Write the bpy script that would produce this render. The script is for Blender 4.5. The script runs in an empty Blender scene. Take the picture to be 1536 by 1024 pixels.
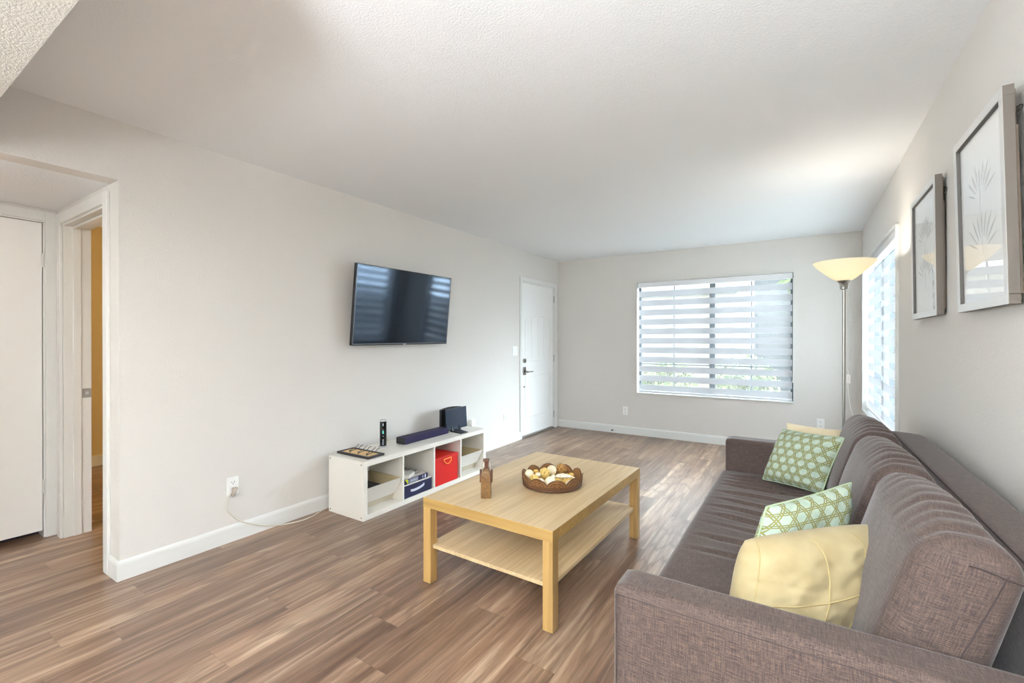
import bpy, bmesh, math, random
from mathutils import Vector, Matrix, noise
random.seed(7)
S = bpy.context.scene
COL = S.collection
PI = math.pi
W, B, H = 3.606, 6.062, 2.447          # room: x 0..W, back wall y=B, ceiling H

# ------------------------------------------------------------------ materials
def lin(c):
    c = c / 255.0
    return c / 12.92 if c <= 0.04045 else ((c + 0.055) / 1.055) ** 2.4
def rgb(r, g, b):
    return (lin(r), lin(g), lin(b), 1.0)

class NT:
    """tiny helper round a node tree"""
    def __init__(self, name):
        self.m = bpy.data.materials.new(name); self.m.use_nodes = True
        self.t = self.m.node_tree; self.n = self.t.nodes; self.l = self.t.links
        self.n.clear()
        self.out = self.n.new('ShaderNodeOutputMaterial')
    def node(self, kind, **kw):
        n = self.n.new(kind)
        for k, v in kw.items(): setattr(n, k, v)
        return n
    def set(self, sock, v):
        if isinstance(v, bpy.types.NodeSocket): self.l.new(v, sock)
        else: sock.default_value = v
    def math(self, op, a, b=None, c=None):
        n = self.node('ShaderNodeMath', operation=op)
        self.set(n.inputs[0], a)
        if b is not None: self.set(n.inputs[1], b)
        if c is not None: self.set(n.inputs[2], c)
        return n.outputs[0]
    def bsdf(self, color, rough=0.5, metal=0.0, spec=0.5, normal=None, **kw):
        n = self.node('ShaderNodeBsdfPrincipled')
        self.set(n.inputs['Base Color'], color)
        self.set(n.inputs['Roughness'], rough)
        n.inputs['Metallic'].default_value = metal
        n.inputs['Specular IOR Level'].default_value = spec
        for k, v in kw.items(): self.set(n.inputs[k.replace('_', ' ')], v)
        if normal is not None: self.l.new(normal, n.inputs['Normal'])
        return n.outputs[0]
    def finish(self, sh):
        self.l.new(sh, self.out.inputs['Surface']); return self.m
    def coord(self, kind='Object', scale=(1, 1, 1), loc=(0, 0, 0), rot=(0, 0, 0)):
        tc = self.node('ShaderNodeTexCoord'); mp = self.node('ShaderNodeMapping')
        mp.inputs['Scale'].default_value = scale; mp.inputs['Location'].default_value = loc
        mp.inputs['Rotation'].default_value = rot
        self.l.new(tc.outputs[kind], mp.inputs['Vector']); return mp.outputs[0]
    def noise(self, vec, scale, detail=3, rough=.5, dist=0.0):
        n = self.node('ShaderNodeTexNoise')
        self.l.new(vec, n.inputs['Vector']); n.inputs['Scale'].default_value = scale
        n.inputs['Detail'].default_value = detail; n.inputs['Roughness'].default_value = rough
        n.inputs['Distortion'].default_value = dist
        return n.outputs['Fac']
    def ramp(self, fac, stops, interp='LINEAR'):
        n = self.node('ShaderNodeValToRGB'); cr = n.color_ramp; cr.interpolation = interp
        while len(cr.elements) < len(stops): cr.elements.new(.5)
        for e, (p, c) in zip(cr.elements, stops): e.position = p; e.color = c
        self.l.new(fac, n.inputs[0]); return n.outputs[0]
    def mix(self, fac, a, b, mode='MIX'):
        n = self.node('ShaderNodeMix', data_type='RGBA', blend_type=mode)
        self.set(n.inputs[0], fac); self.set(n.inputs[6], a); self.set(n.inputs[7], b)
        return n.outputs[2]
    def bump(self, h, strength=.3, dist=.01):
        n = self.node('ShaderNodeBump'); n.inputs['Strength'].default_value = strength
        n.inputs['Distance'].default_value = dist; self.l.new(h, n.inputs['Height']); return n.outputs[0]

def plain(name, col, rough=.5, metal=0., spec=.5, bump=0., bscale=60., **kw):
    t = NT(name); nrm = None
    if bump: nrm = t.bump(t.noise(t.coord(), bscale, 2), bump, .004)
    return t.finish(t.bsdf(col, rough, metal, spec, nrm, **kw))

def paint(name, col, scale, strength, rough=.75, dist=.004):
    t = NT(name); v = t.coord()
    a = t.noise(v, scale, 3, .55); b = t.noise(v, scale * .35, 2)
    h = t.math('ADD', t.ramp(a, [(.42, (0, 0, 0, 1)), (.6, (1, 1, 1, 1))]), b)
    big = t.noise(v, 1.3, 2)
    c = t.mix(t.math('MULTIPLY', big, .10), col, tuple(x * .9 for x in col[:3]) + (1,))
    return t.finish(t.bsdf(c, rough, 0, .25, t.bump(h, strength, dist)))

M = {}
M['wall'] = paint('wall_paint', rgb(216, 212, 207), 110, .22)
M['ceil'] = paint('ceiling_paint', rgb(236, 238, 240), 130, .22, .85)
M['popcorn'] = paint('soffit_texture', rgb(206, 203, 196), 150, .40, .85, .004)
M['trim'] = plain('white_trim', rgb(222, 222, 219), .38, spec=.4)
M['door'] = plain('white_door', rgb(236, 236, 234), .42, spec=.4)
M['bedroom'] = paint('bedroom_paint', rgb(206, 186, 140), 110, .2)
M['white_lam'] = plain('white_laminate', rgb(226, 222, 213), .35, spec=.45)
M['bin_shade_beige'] = plain('bin_recess_shade', rgb(190, 180, 160), .6)  # beige carries the shade in the recess of the white bins
M['bin_shade_side'] = plain('bin_side_warm_shade', rgb(206, 188, 146), .6)  # tan carries the warm shading on the bins' inner sides
M['plastic'] = plain('white_plastic', rgb(238, 238, 236), .3)
M['dark_slot'] = plain('dark_slot', rgb(40, 38, 36), .6)
M['grey_plug'] = plain('grey_plug', rgb(168, 158, 146), .5)
M['cord'] = plain('cream_cord', rgb(214, 208, 194), .5)
M['white_cord'] = plain('white_cord', rgb(236, 234, 228), .5)
M['steel'] = plain('brushed_steel', rgb(170, 168, 162), .32, 1.)
M['chrome'] = plain('satin_nickel', rgb(160, 156, 150), .25, 1.)
M['black'] = plain('black_plastic', rgb(18, 18, 22), .35)
M['black_gloss'] = plain('black_gloss', rgb(8, 9, 14), .08)
M['bezel'] = plain('tv_bezel', rgb(12, 12, 15), .25)
M['bezel_line'] = plain('tv_silver_line', rgb(130, 130, 136), .3, .6)
M['navy'] = plain('navy_board', rgb(22, 22, 62), .55)
M['speaker'] = plain('navy_speaker_cloth', rgb(30, 22, 62), .8, bump=.4, bscale=700)
M['red'] = plain('red_box', rgb(196, 14, 8), .45, bump=.05, bscale=60)
M['orange'] = plain('orange_loop', rgb(244, 150, 70), .5)
M['yellow'] = plain('yellow_green_card', rgb(206, 214, 20), .5)
M['teal'] = plain('teal_label', rgb(80, 190, 170), .4)
M['lightgrey'] = plain('light_grey_plastic', rgb(176, 176, 180), .35)
M['ltext'] = plain('pale_print', rgb(206, 210, 222), .5)
M['rubber'] = plain('dark_rubber', rgb(46, 44, 44), .7)
M['gun'] = plain('window_frame_grey', rgb(52, 62, 70), .4, .3)
M['muntin'] = plain('window_bar_grey', rgb(80, 86, 90), .5)
M['alu'] = plain('blind_rail', rgb(226, 226, 228), .35)
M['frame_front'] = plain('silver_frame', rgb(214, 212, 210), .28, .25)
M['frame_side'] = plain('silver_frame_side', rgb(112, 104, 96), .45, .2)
M['matboard'] = plain('white_mat_board', rgb(248, 248, 247), .8)
M['pencil'] = plain('grey_print', rgb(196, 196, 197), .8)
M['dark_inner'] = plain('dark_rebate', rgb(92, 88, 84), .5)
M['tan'] = plain('tan_rattan', rgb(222, 188, 136), .7, bump=.6, bscale=160)
M['black_wood'] = plain('black_frame_wood', rgb(38, 34, 40), .5)
M['concrete'] = plain('outdoor_paving', rgb(92, 88, 80), .9)
M['outwall'] = plain('outdoor_stucco', rgb(84, 86, 86), .9)
M['outtrim'] = plain('outdoor_trim', rgb(150, 150, 148), .8)
M['bark'] = plain('bark', rgb(92, 76, 60), .9)
M['threshold'] = plain('door_threshold', rgb(120, 114, 106), .5, .4)
M['backgrey'] = plain('frame_backing', rgb(104, 92, 80), .8)

def mat_floor():
    t = NT('wood_plank_floor')
    tc = t.node('ShaderNodeTexCoord'); sp = t.node('ShaderNodeSeparateXYZ')
    t.l.new(tc.outputs['Object'], sp.inputs[0]); x, y = sp.outputs[0], sp.outputs[1]
    PW, PL = .180, 1.22
    xs = t.math('DIVIDE', t.math('ADD', x, 20.055), PW)
    row = t.math('FLOOR', xs); fx = t.math('FRACT', xs)
    wn = t.node('ShaderNodeTexWhiteNoise', noise_dimensions='1D'); t.l.new(row, wn.inputs['W'])
    ys = t.math('ADD', t.math('DIVIDE', t.math('ADD', y, 20), PL), t.math('MULTIPLY', wn.outputs['Value'], 7.31))
    idx = t.math('FLOOR', ys); fy = t.math('FRACT', ys)
    cb = t.node('ShaderNodeCombineXYZ'); t.l.new(row, cb.inputs[0]); t.l.new(idx, cb.inputs[1])
    w2 = t.node('ShaderNodeTexWhiteNoise', noise_dimensions='2D'); t.l.new(cb.outputs[0], w2.inputs['Vector'])
    rnd = w2.outputs['Value']
    off = t.node('ShaderNodeVectorMath', operation='SCALE'); t.l.new(w2.outputs['Color'], off.inputs[0]); off.inputs['Scale'].default_value = 13.
    ad = t.node('ShaderNodeVectorMath', operation='ADD'); t.l.new(tc.outputs['Object'], ad.inputs[0]); t.l.new(off.outputs[0], ad.inputs[1])
    def mp(sc):
        m = t.node('ShaderNodeMapping'); m.inputs['Scale'].default_value = sc; t.l.new(ad.outputs[0], m.inputs[0]); return m.outputs[0]
    soft = t.noise(mp((11, .9, 1)), 1.0, 4, .6, .8)        # tonal bands along the plank
    streak = t.noise(mp((38, 1.3, 1)), 1.0, 4, .6, .5)     # long streaks
    fine = t.noise(mp((150, 5.0, 1)), 1.0, 3, .65, .2)     # pores
    wv = t.node('ShaderNodeTexWave', wave_type='RINGS', rings_direction='X', wave_profile='SIN')
    t.l.new(mp((9, .55, 1)), wv.inputs['Vector']); wv.inputs['Scale'].default_value = 2.4
    wv.inputs['Distortion'].default_value = 5.; wv.inputs['Detail'].default_value = 3.; wv.inputs['Detail Scale'].default_value = 1.2
    knot = t.noise(mp((7, 2.2, 1)), 1.0, 2, .5, .3)
    dm = t.ramp(knot, [(.70, (0, 0, 0, 1)), (.80, (1, 1, 1, 1))])
    c = t.ramp(soft, [(.30, rgb(92, 68, 54)), (.43, rgb(138, 111, 92)), (.56, rgb(162, 136, 115)), (.70, rgb(200, 178, 157))])
    tone = t.ramp(rnd, [(0, (.68, .66, .66, 1)), (.6, (.96, .96, .96, 1)), (.85, (1.08, 1.08, 1.08, 1)), (1, (1.36, 1.37, 1.38, 1))])
    c = t.mix(1., c, tone, 'MULTIPLY')
    c = t.mix(1., c, (.80, .755, .70, 1), 'MULTIPLY')
    c = t.mix(t.ramp(streak, [(.48, (0, 0, 0, 1)), (.72, (.72, .72, .72, 1))]), c, rgb(84, 62, 48))
    c = t.mix(t.ramp(streak, [(.26, (.45, .45, .45, 1)), (.44, (0, 0, 0, 1))]), c, rgb(196, 174, 152))
    c = t.mix(t.ramp(fine, [(.50, (0, 0, 0, 1)), (.74, (.38, .38, .38, 1))]), c, rgb(86, 64, 52))
    c = t.mix(t.math('MULTIPLY', t.ramp(wv.outputs['Fac'], [(.0, (1, 1, 1, 1)), (.25, (0, 0, 0, 1))]), t.math('MULTIPLY', t.math('GREATER_THAN', rnd, .6), .40)), c, rgb(92, 68, 52))
    c = t.mix(t.math('MULTIPLY', dm, .65), c, rgb(72, 52, 42))
    ex = t.math('MINIMUM', fx, t.math('SUBTRACT', 1., fx)); ey = t.math('MULTIPLY', t.math('MINIMUM', fy, t.math('SUBTRACT', 1., fy)), PL / PW)
    edge = t.math('LESS_THAN', t.math('MINIMUM', ex, ey), .008)
    c = t.mix(t.math('MULTIPLY', edge, .35), c, rgb(88, 66, 50))
    h = t.math('SUBTRACT', t.math('MULTIPLY', fine, .6), t.math('MULTIPLY', edge, .8))
    ro = t.math('ADD', t.math('MULTIPLY', fine, .18), .22)
    return t.finish(t.bsdf(c, ro, 0, .65, t.bump(h, .15, .002)))
M['floor'] = mat_floor()

def mat_oak(name, axis=1, dark=1.0, strips=.11, sat=None):
    t = NT(name)
    tc = t.node('ShaderNodeTexCoord'); sp = t.node('ShaderNodeSeparateXYZ'); t.l.new(tc.outputs['Object'], sp.inputs[0])
    across = sp.outputs[0] if axis == 1 else (sp.outputs[1] if axis == 0 else sp.outputs[0])
    row = t.math('FLOOR', t.math('DIVIDE', t.math('ADD', across, 5.03), strips))
    wn = t.node('ShaderNodeTexWhiteNoise', noise_dimensions='1D'); t.l.new(row, wn.inputs['W'])
    sc = {1: (55, 1.6, 55), 0: (1.6, 55, 55), 2: (55, 55, 1.6)}[axis]
    m = t.node('ShaderNodeMapping'); m.inputs['Scale'].default_value = sc; t.l.new(tc.outputs['Object'], m.inputs[0])
    g = t.noise(m.outputs[0], 1.0, 4, .6, .4)
    c = t.ramp(g, [(.25, tuple(x * dark for x in rgb(188, 160, 118)[:3]) + (1,)), (.55, tuple(x * dark for x in rgb(208, 184, 144)[:3]) + (1,)), (.8, tuple(x * dark for x in rgb(222, 202, 166)[:3]) + (1,))])
    tone = t.ramp(wn.outputs['Value'], [(0, (.86, .84, .82, 1)), (1, (1.06, 1.05, 1.04, 1))])
    c = t.mix(1., c, tone, 'MULTIPLY')
    if sat: c = t.mix(1., c, sat, 'MULTIPLY')
    return t.finish(t.bsdf(c, .34, 0, .5, t.bump(g, .05, .001)))
M['oak_top'] = mat_oak('oak_veneer_top', 1)
M['oak_leg'] = mat_oak('oak_veneer_leg', 2, 1.0, .3, (.70, .58, .36, 1))
M['oak_edge'] = mat_oak('oak_veneer_edge', 0, 1.0, .3, (.64, .53, .30, 1))

def mat_fabric():
    """woven cloth: two thread directions laid along the UV map (metres)"""
    t = NT('woven_taupe_fabric')
    tc = t.node('ShaderNodeTexCoord'); v = tc.outputs['UV']
    def thread(sc, s=1.):
        m = t.node('ShaderNodeMapping'); m.inputs['Scale'].default_value = sc; t.l.new(v, m.inputs[0]); return t.noise(m.outputs[0], s, 2, .6)
    a = thread((26, 480, 1)); b = thread((480, 26, 1)); sp = thread((300, 300, 1))
    w = t.math('ADD', t.math('MULTIPLY', a, .42), t.math('ADD', t.math('MULTIPLY', b, .34), t.math('MULTIPLY', sp, .24)))
    c = t.ramp(w, [(.38, rgb(54, 44, 41)), (.5, rgb(80, 68, 63)), (.62, rgb(112, 94, 80))])
    big = t.noise(tc.outputs['Object'], 1.6, 1)
    c = t.mix(t.math('MULTIPLY', big, .22), c, rgb(96, 84, 88))
    return t.finish(t.bsdf(c, .85, 0, .2, t.bump(w, .30, .0015), Sheen_Weight=.28, Sheen_Roughness=.35))
M['fabric'] = mat_fabric()
M['fabric_dark'] = plain('sofa_seam', rgb(66, 56, 54), .9)
M['sofa_leg'] = plain('sofa_leg_black', rgb(30, 28, 28), .5)

def mat_cane():
    """pale green cotton printed with an olive cane-work lattice, laid by UV"""
    t = NT('cane_lattice_print')
    tc = t.node('ShaderNodeTexCoord'); sp = t.node('ShaderNodeSeparateXYZ')
    nz = t.node('ShaderNodeTexNoise'); t.l.new(tc.outputs['UV'], nz.inputs['Vector']); nz.inputs['Scale'].default_value = 9
    va = t.node('ShaderNodeVectorMath', operation='MULTIPLY_ADD'); t.l.new(nz.outputs['Color'], va.inputs[0])
    va.inputs[1].default_value = (.007, .007, 0); t.l.new(tc.outputs['UV'], va.inputs[2])
    t.l.new(va.outputs[0], sp.inputs[0]); u, w = sp.outputs[0], sp.outputs[1]
    N = 6.6
    def lines(px, py, freq, pairs, width, shift=0.):
        s = t.math('ADD', t.math('MULTIPLY', u, px * freq), t.math('MULTIPLY', w, py * freq))
        f = t.math('FRACT', t.math('ADD', s, shift))
        r = None
        for p in pairs:
            k = t.math('LESS_THAN', t.math('ABSOLUTE', t.math('SUBTRACT', f, p)), width)
            r = k if r is None else t.math('MAXIMUM', r, k)
        return r
    fam = [(0, 1.1, 0.), (1., .55, 0.), (-1., .55, 0.)]
    edge = None; core = None
    for i, (px, py, sh) in enumerate(fam):
        e = lines(px, py, N, (.42, .58), .042, sh); k = lines(px, py, N, (.42, .58), .022, sh)
        edge = e if edge is None else t.math('MAXIMUM', edge, e)
        core = k if core is None else t.math('MAXIMUM', core, k)
    ground = t.ramp(t.noise(tc.outputs['UV'], 14, 2), [(.3, rgb(172, 190, 176)), (.7, rgb(190, 206, 190))])
    c = t.mix(edge, ground, rgb(66, 74, 38))
    c = t.mix(core, c, rgb(160, 154, 88))
    wv = t.noise(t.coord('UV', (300, 300, 1)), 1., 1)
    return t.finish(t.bsdf(c, .85, 0, .2, t.bump(wv, .15, .002)))
M['cane'] = mat_cane()
M['cane_pipe'] = plain('pale_green_piping', rgb(176, 192, 160), .85)
def mat_cotton(name, c1, c2):
    t = NT(name); v = t.coord('Object')
    c = t.ramp(t.noise(v, 16, 3), [(.3, c1), (.7, c2)])
    return t.finish(t.bsdf(c, .9, 0, .15, t.bump(t.noise(v, 700, 1), .15, .001), Sheen_Weight=.15))
M['yellow_cotton'] = mat_cotton('pale_yellow_cotton', rgb(168, 151, 112), rgb(178, 164, 127))
M['yellow_seam'] = plain('pale_yellow_stitching', rgb(176, 158, 112), .9)
M['cream_cotton'] = mat_cotton('cream_cotton', rgb(226, 210, 176), rgb(234, 222, 192))

def mat_carved():
    t = NT('carved_brown_wood'); v = t.coord('Object')
    a = t.noise(v, 90, 3, .6, 2.); wv = t.node('ShaderNodeTexWave', wave_type='BANDS', bands_direction='DIAGONAL')
    t.l.new(v, wv.inputs['Vector']); wv.inputs['Scale'].default_value = 22; wv.inputs['Distortion'].default_value = 6.
    c = t.ramp(a, [(.3, rgb(68, 42, 22)), (.5, rgb(112, 78, 34)), (.7, rgb(146, 108, 48))])
    c = t.mix(t.math('MULTIPLY', t.math('LESS_THAN', wv.outputs['Fac'], .12), .25), c, rgb(84, 54, 34))
    return t.finish(t.bsdf(c, .45, 0, .5, t.bump(a, .4, .004)))
M['carved'] = mat_carved()
M['dark_wood'] = plain('dark_red_wood', rgb(92, 54, 34), .45, bump=.2, bscale=80)
M['pale_wood'] = plain('pale_edge_wood', rgb(196, 186, 172), .6)
def mat_wicker():
    t = NT('brown_wicker'); v = t.coord('Object')
    wv = t.node('ShaderNodeTexWave', wave_type='BANDS', bands_direction='Z'); t.l.new(v, wv.inputs['Vector'])
    wv.inputs['Scale'].default_value = 40; wv.inputs['Distortion'].default_value = 4.; wv.inputs['Detail'].default_value = 2.; wv.inputs['Detail Scale'].default_value = 20.
    c = t.ramp(wv.outputs['Fac'], [(.1, rgb(84, 52, 26)), (.5, rgb(138, 94, 50)), (.9, rgb(176, 130, 78))])
    return t.finish(t.bsdf(c, .6, 0, .3, t.bump(wv.outputs['Fac'], .6, .004)))
M['wicker'] = mat_wicker()
def mat_speck(name, c1, c2, c3, scale, rough=.7, bump=.5):
    t = NT(name); v = t.coord('Object'); n = t.noise(v, scale, 2, .6)
    c = t.ramp(n, [(.35, c3), (.45, c1), (.7, c2)])
    return t.finish(t.bsdf(c, rough, 0, .3, t.bump(n, bump, .004)))
M['ball_cream'] = mat_speck('cream_ball', rgb(236, 226, 196), rgb(244, 236, 214), rgb(226, 212, 176), 30, .5, .1)
M['ball_yellow'] = mat_speck('speckled_yellow_ball', rgb(222, 192, 114), rgb(236, 210, 140), rgb(150, 112, 50), 120)
M['ball_twig'] = mat_speck('brown_twig_ball', rgb(150, 110, 56), rgb(186, 146, 86), rgb(84, 56, 28), 110)
M['shell'] = mat_speck('pale_shell', rgb(240, 228, 204), rgb(246, 238, 222), rgb(204, 160, 120), 60, .4, .1)
M['gold_nut'] = plain('golden_pod', rgb(216, 178, 92), .5, bump=.3, bscale=120)

def mat_screen():
    t = NT('tv_screen_glass')
    return t.finish(t.bsdf(rgb(3, 5, 18), .08, 0, .75, None, Specular_Tint=(.62, .78, 1, 1)))
M['screen'] = mat_screen()

def mat_glass(name, tint=(1, 1, 1, 1), refl=1.0):
    t = NT(name)
    tr = t.node('ShaderNodeBsdfTransparent'); tr.inputs[0].default_value = tint
    gl = t.node('ShaderNodeBsdfGlossy'); gl.inputs['Roughness'].default_value = .01
    ge = t.node('ShaderNodeNewGeometry'); dt = t.node('ShaderNodeVectorMath', operation='DOT_PRODUCT')
    t.l.new(ge.outputs['Incoming'], dt.inputs[0]); t.l.new(ge.outputs['Normal'], dt.inputs[1])
    k = t.math('POWER', t.math('SUBTRACT', 1., t.math('ABSOLUTE', dt.outputs['Value'])), 5.)
    mx = t.node('ShaderNodeMixShader'); t.l.new(t.math('MULTIPLY', t.math('ADD', t.math('MULTIPLY', k, .96), .04), refl), mx.inputs[0])
    t.l.new(tr.outputs[0], mx.inputs[1]); t.l.new(gl.outputs[0], mx.inputs[2])
    return t.finish(mx.outputs[0])
M['pane'] = mat_glass('window_glass', (.94, .97, .97, 1))
M['pic_glass'] = mat_glass('picture_glass', (1, 1, 1, 1), .8)

def mat_fabric_blind(name, col, trans, see):
    """blind cloth: part diffuse, part translucent, part open weave"""
    t = NT(name)
    d = t.node('ShaderNodeBsdfDiffuse'); d.inputs[0].default_value = col
    tl = t.node('ShaderNodeBsdfTranslucent'); tl.inputs[0].default_value = col
    m1 = t.node('ShaderNodeMixShader'); m1.inputs[0].default_value = trans
    t.l.new(d.outputs[0], m1.inputs[1]); t.l.new(tl.outputs[0], m1.inputs[2])
    tr = t.node('ShaderNodeBsdfTransparent'); m2 = t.node('ShaderNodeMixShader'); m2.inputs[0].default_value = see
    t.l.new(m1.outputs[0], m2.inputs[1]); t.l.new(tr.outputs[0], m2.inputs[2])
    return t.finish(m2.outputs[0])
M['band'] = mat_fabric_blind('blind_opaque_band', rgb(198, 200, 204), .07, .004)
M['sheer'] = mat_fabric_blind('blind_sheer_band', rgb(240, 240, 238), .35, .88)

def mat_shade():
    t = NT('frosted_glass_shade')
    d = t.node('ShaderNodeBsdfDiffuse'); d.inputs[0].default_value = rgb(226, 220, 204)
    tl = t.node('ShaderNodeBsdfTranslucent'); tl.inputs[0].default_value = rgb(236, 228, 208)
    m1 = t.node('ShaderNodeMixShader'); m1.inputs[0].default_value = .20
    t.l.new(d.outputs[0], m1.inputs[1]); t.l.new(tl.outputs[0], m1.inputs[2])
    em = t.node('ShaderNodeEmission'); em.inputs[0].default_value = rgb(255, 236, 190); em.inputs[1].default_value = .14
    a = t.node('ShaderNodeAddShader'); t.l.new(m1.outputs[0], a.inputs[0]); t.l.new(em.outputs[0], a.inputs[1])
    return t.finish(a.outputs[0])
M['shade'] = mat_shade()
def emit(name, col, s):
    t = NT(name); em = t.node('ShaderNodeEmission'); em.inputs[0].default_value = col; em.inputs[1].default_value = s
    return t.finish(em.outputs[0])
def mat_leaf(name, a, b):
    t = NT(name); v = t.coord('Object'); c = t.ramp(t.noise(v, 7, 2), [(.3, a), (.7, b)])
    return t.finish(t.bsdf(c, .7, 0, .3))
M['leaf'] = mat_leaf('tree_leaf', rgb(62, 76, 38), rgb(104, 118, 66))
M['leaf2'] = mat_leaf('shrub_leaf', rgb(60, 74, 46), rgb(116, 118, 76))

# ------------------------------------------------------------------ mesh helpers
def bm_new(): return bmesh.new()
def box(bm, x0, x1, y0, y1, z0, z1, bevel=0, seg=2):
    r = bmesh.ops.create_cube(bm, size=1.0)
    vs = r['verts']
    for v in vs:
        v.co = Vector((x0 + (v.co.x + .5) * (x1 - x0), y0 + (v.co.y + .5) * (y1 - y0), z0 + (v.co.z + .5) * (z1 - z0)))
    if bevel:
        es = set(e for v in vs for e in v.link_edges)
        bmesh.ops.bevel(bm, geom=list(es), offset=bevel, segments=seg, profile=.5, affect='EDGES')
    return bm
def hexa(bm, c, bevel=0, seg=2):
    """8 corners: bottom loop 4 then top loop 4"""
    v = [bm.verts.new(p) for p in c]
    for f in ((3, 2, 1, 0), (4, 5, 6, 7), (0, 1, 5, 4), (1, 2, 6, 5), (2, 3, 7, 6), (3, 0, 4, 7)):
        bm.faces.new([v[i] for i in f])
    bmesh.ops.recalc_face_normals(bm, faces=bm.faces[-6:])
    if bevel:
        es = set(e for q in v for e in q.link_edges)
        bmesh.ops.bevel(bm, geom=list(es), offset=bevel, segments=seg, profile=.5, affect='EDGES')
    return bm
def prism(bm, pts, axis, a, b):
    """extrude a polygon; axis 0: pts are (y,z), 1: (x,z), 2: (x,y)"""
    def mk(p, t):
        return {0: (t, p[0], p[1]), 1: (p[0], t, p[1]), 2: (p[0], p[1], t)}[axis]
    A = [bm.verts.new(mk(p, a)) for p in pts]; C = [bm.verts.new(mk(p, b)) for p in pts]
    fs = [bm.faces.new(A), bm.faces.new(C[::-1])]
    n = len(pts)
    for i in range(n):
        fs.append(bm.faces.new((A[i], C[i], C[(i + 1) % n], A[(i + 1) % n])))
    bmesh.ops.recalc_face_normals(bm, faces=fs)
    return bm
def lathe(bm, prof, c=(0, 0, 0), n=40, cap=True):
    """prof: (r,z) list"""
    rings = []
    for r, z in prof:
        rings.append([bm.verts.new((c[0] + r * math.cos(2 * PI * k / n), c[1] + r * math.sin(2 * PI * k / n), c[2] + z)) for k in range(n)])
    fs = []
    for a, b in zip(rings, rings[1:]):
        for k in range(n):
            fs.append(bm.faces.new((a[k], a[(k + 1) % n], b[(k + 1) % n], b[k])))
    if cap:
        fs.append(bm.faces.new(rings[0][::-1])); fs.append(bm.faces.new(rings[-1]))
    bmesh.ops.recalc_face_normals(bm, faces=fs)
    return bm
def smooth_path(pts, n=8):
    pts = [Vector(p) for p in pts]
    out = []
    for i in range(len(pts) - 1):
        p0 = pts[max(i - 1, 0)]; p1 = pts[i]; p2 = pts[i + 1]; p3 = pts[min(i + 2, len(pts) - 1)]
        for k in range(n):
            t = k / n
            out.append(.5 * ((2 * p1) + (-p0 + p2) * t + (2 * p0 - 5 * p1 + 4 * p2 - p3) * t * t + (-p0 + 3 * p1 - 3 * p2 + p3) * t ** 3))
    out.append(pts[-1]); return out
def tube(bm, pts, r, n=8, closed=False):
    pts = [Vector(p) for p in pts]; rings = []; m = len(pts)
    prev = None
    for i, p in enumerate(pts):
        if closed: d = pts[(i + 1) % m] - pts[i - 1]
        else: d = pts[min(i + 1, m - 1)] - pts[max(i - 1, 0)]
        d.normalize()
        if prev is None:
            a = Vector((0, 0, 1)) if abs(d.z) < .9 else Vector((1, 0, 0))
            u = d.cross(a).normalized()
        else:
            u = (prev - d * prev.dot(d)).normalized()
        prev = u; w = d.cross(u)
        rr = r[i] if isinstance(r, (list, tuple)) else r
        rings.append([bm.verts.new(p + (u * math.cos(2 * PI * k / n) + w * math.sin(2 * PI * k / n)) * rr) for k in range(n)])
    fs = []
    for i in range(m if closed else m - 1):
        a, b = rings[i], rings[(i + 1) % m]
        for k in range(n):
            fs.append(bm.faces.new((a[k], a[(k + 1) % n], b[(k + 1) % n], b[k])))
    if not closed:
        fs.append(bm.faces.new(rings[0][::-1])); fs.append(bm.faces.new(rings[-1]))
    bmesh.ops.recalc_face_normals(bm, faces=fs)
    return bm
def cyl(bm, p0, p1, r, n=20): return tube(bm, [p0, p1], r, n)
def ball(bm, c, r, sub=2, sc=(1, 1, 1), rough=0.0, seed=0):
    q = bmesh.ops.create_icosphere(bm, subdivisions=sub, radius=1.0)
    for v in q['verts']:
        k = 1 + rough * noise.noise(v.co * 2.4 + Vector((seed * 3.1, 0, 0)))
        v.co = Vector((c[0] + v.co.x * r * sc[0] * k, c[1] + v.co.y * r * sc[1] * k, c[2] + v.co.z * r * sc[2] * k))
    return bm

ORIG = {}                                   # world origin of things built in world coordinates
def tag(o, label=None, cat=None, group=None, kind=None):
    if label: o['label'] = label
    if cat: o['category'] = cat
    if group: o['group'] = group
    if kind: o['kind'] = kind
    return o
def obj(name, bm, mat, parent=None, smooth=False, local=False, mats=None):
    if parent is not None and not local:
        off = ORIG.get(parent.name, Vector((0, 0, 0)))
        if off.length: bmesh.ops.translate(bm, verts=bm.verts, vec=-off)
    me = bpy.data.meshes.new(name); bm.to_mesh(me); bm.free()
    for m in (mats or [mat]): me.materials.append(m)
    o = bpy.data.objects.new(name, me); COL.objects.link(o)
    if smooth:
        for p in me.polygons: p.use_smooth = True
        try: me.set_sharp_from_angle(angle=math.radians(45 if smooth is True else smooth))
        except Exception: pass
    if parent is not None:
        o.parent = parent; ORIG[o.name] = ORIG.get(parent.name, Vector((0, 0, 0)))
    else: ORIG[o.name] = Vector((0, 0, 0))
    return o
def thing(name, label, cat, loc=(0, 0, 0), rotz=0, group=None, kind=None):
    o = bpy.data.objects.new(name, None); COL.objects.link(o); o.empty_display_size = .05
    o.location = loc; o.rotation_euler = (0, 0, rotz); ORIG[o.name] = Vector(loc)
    return tag(o, label, cat, group, kind)
def struct(name, bm, mat, label, cat, smooth=False):
    return tag(obj(name, bm, mat, None, smooth), label, cat, kind='structure')

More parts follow.
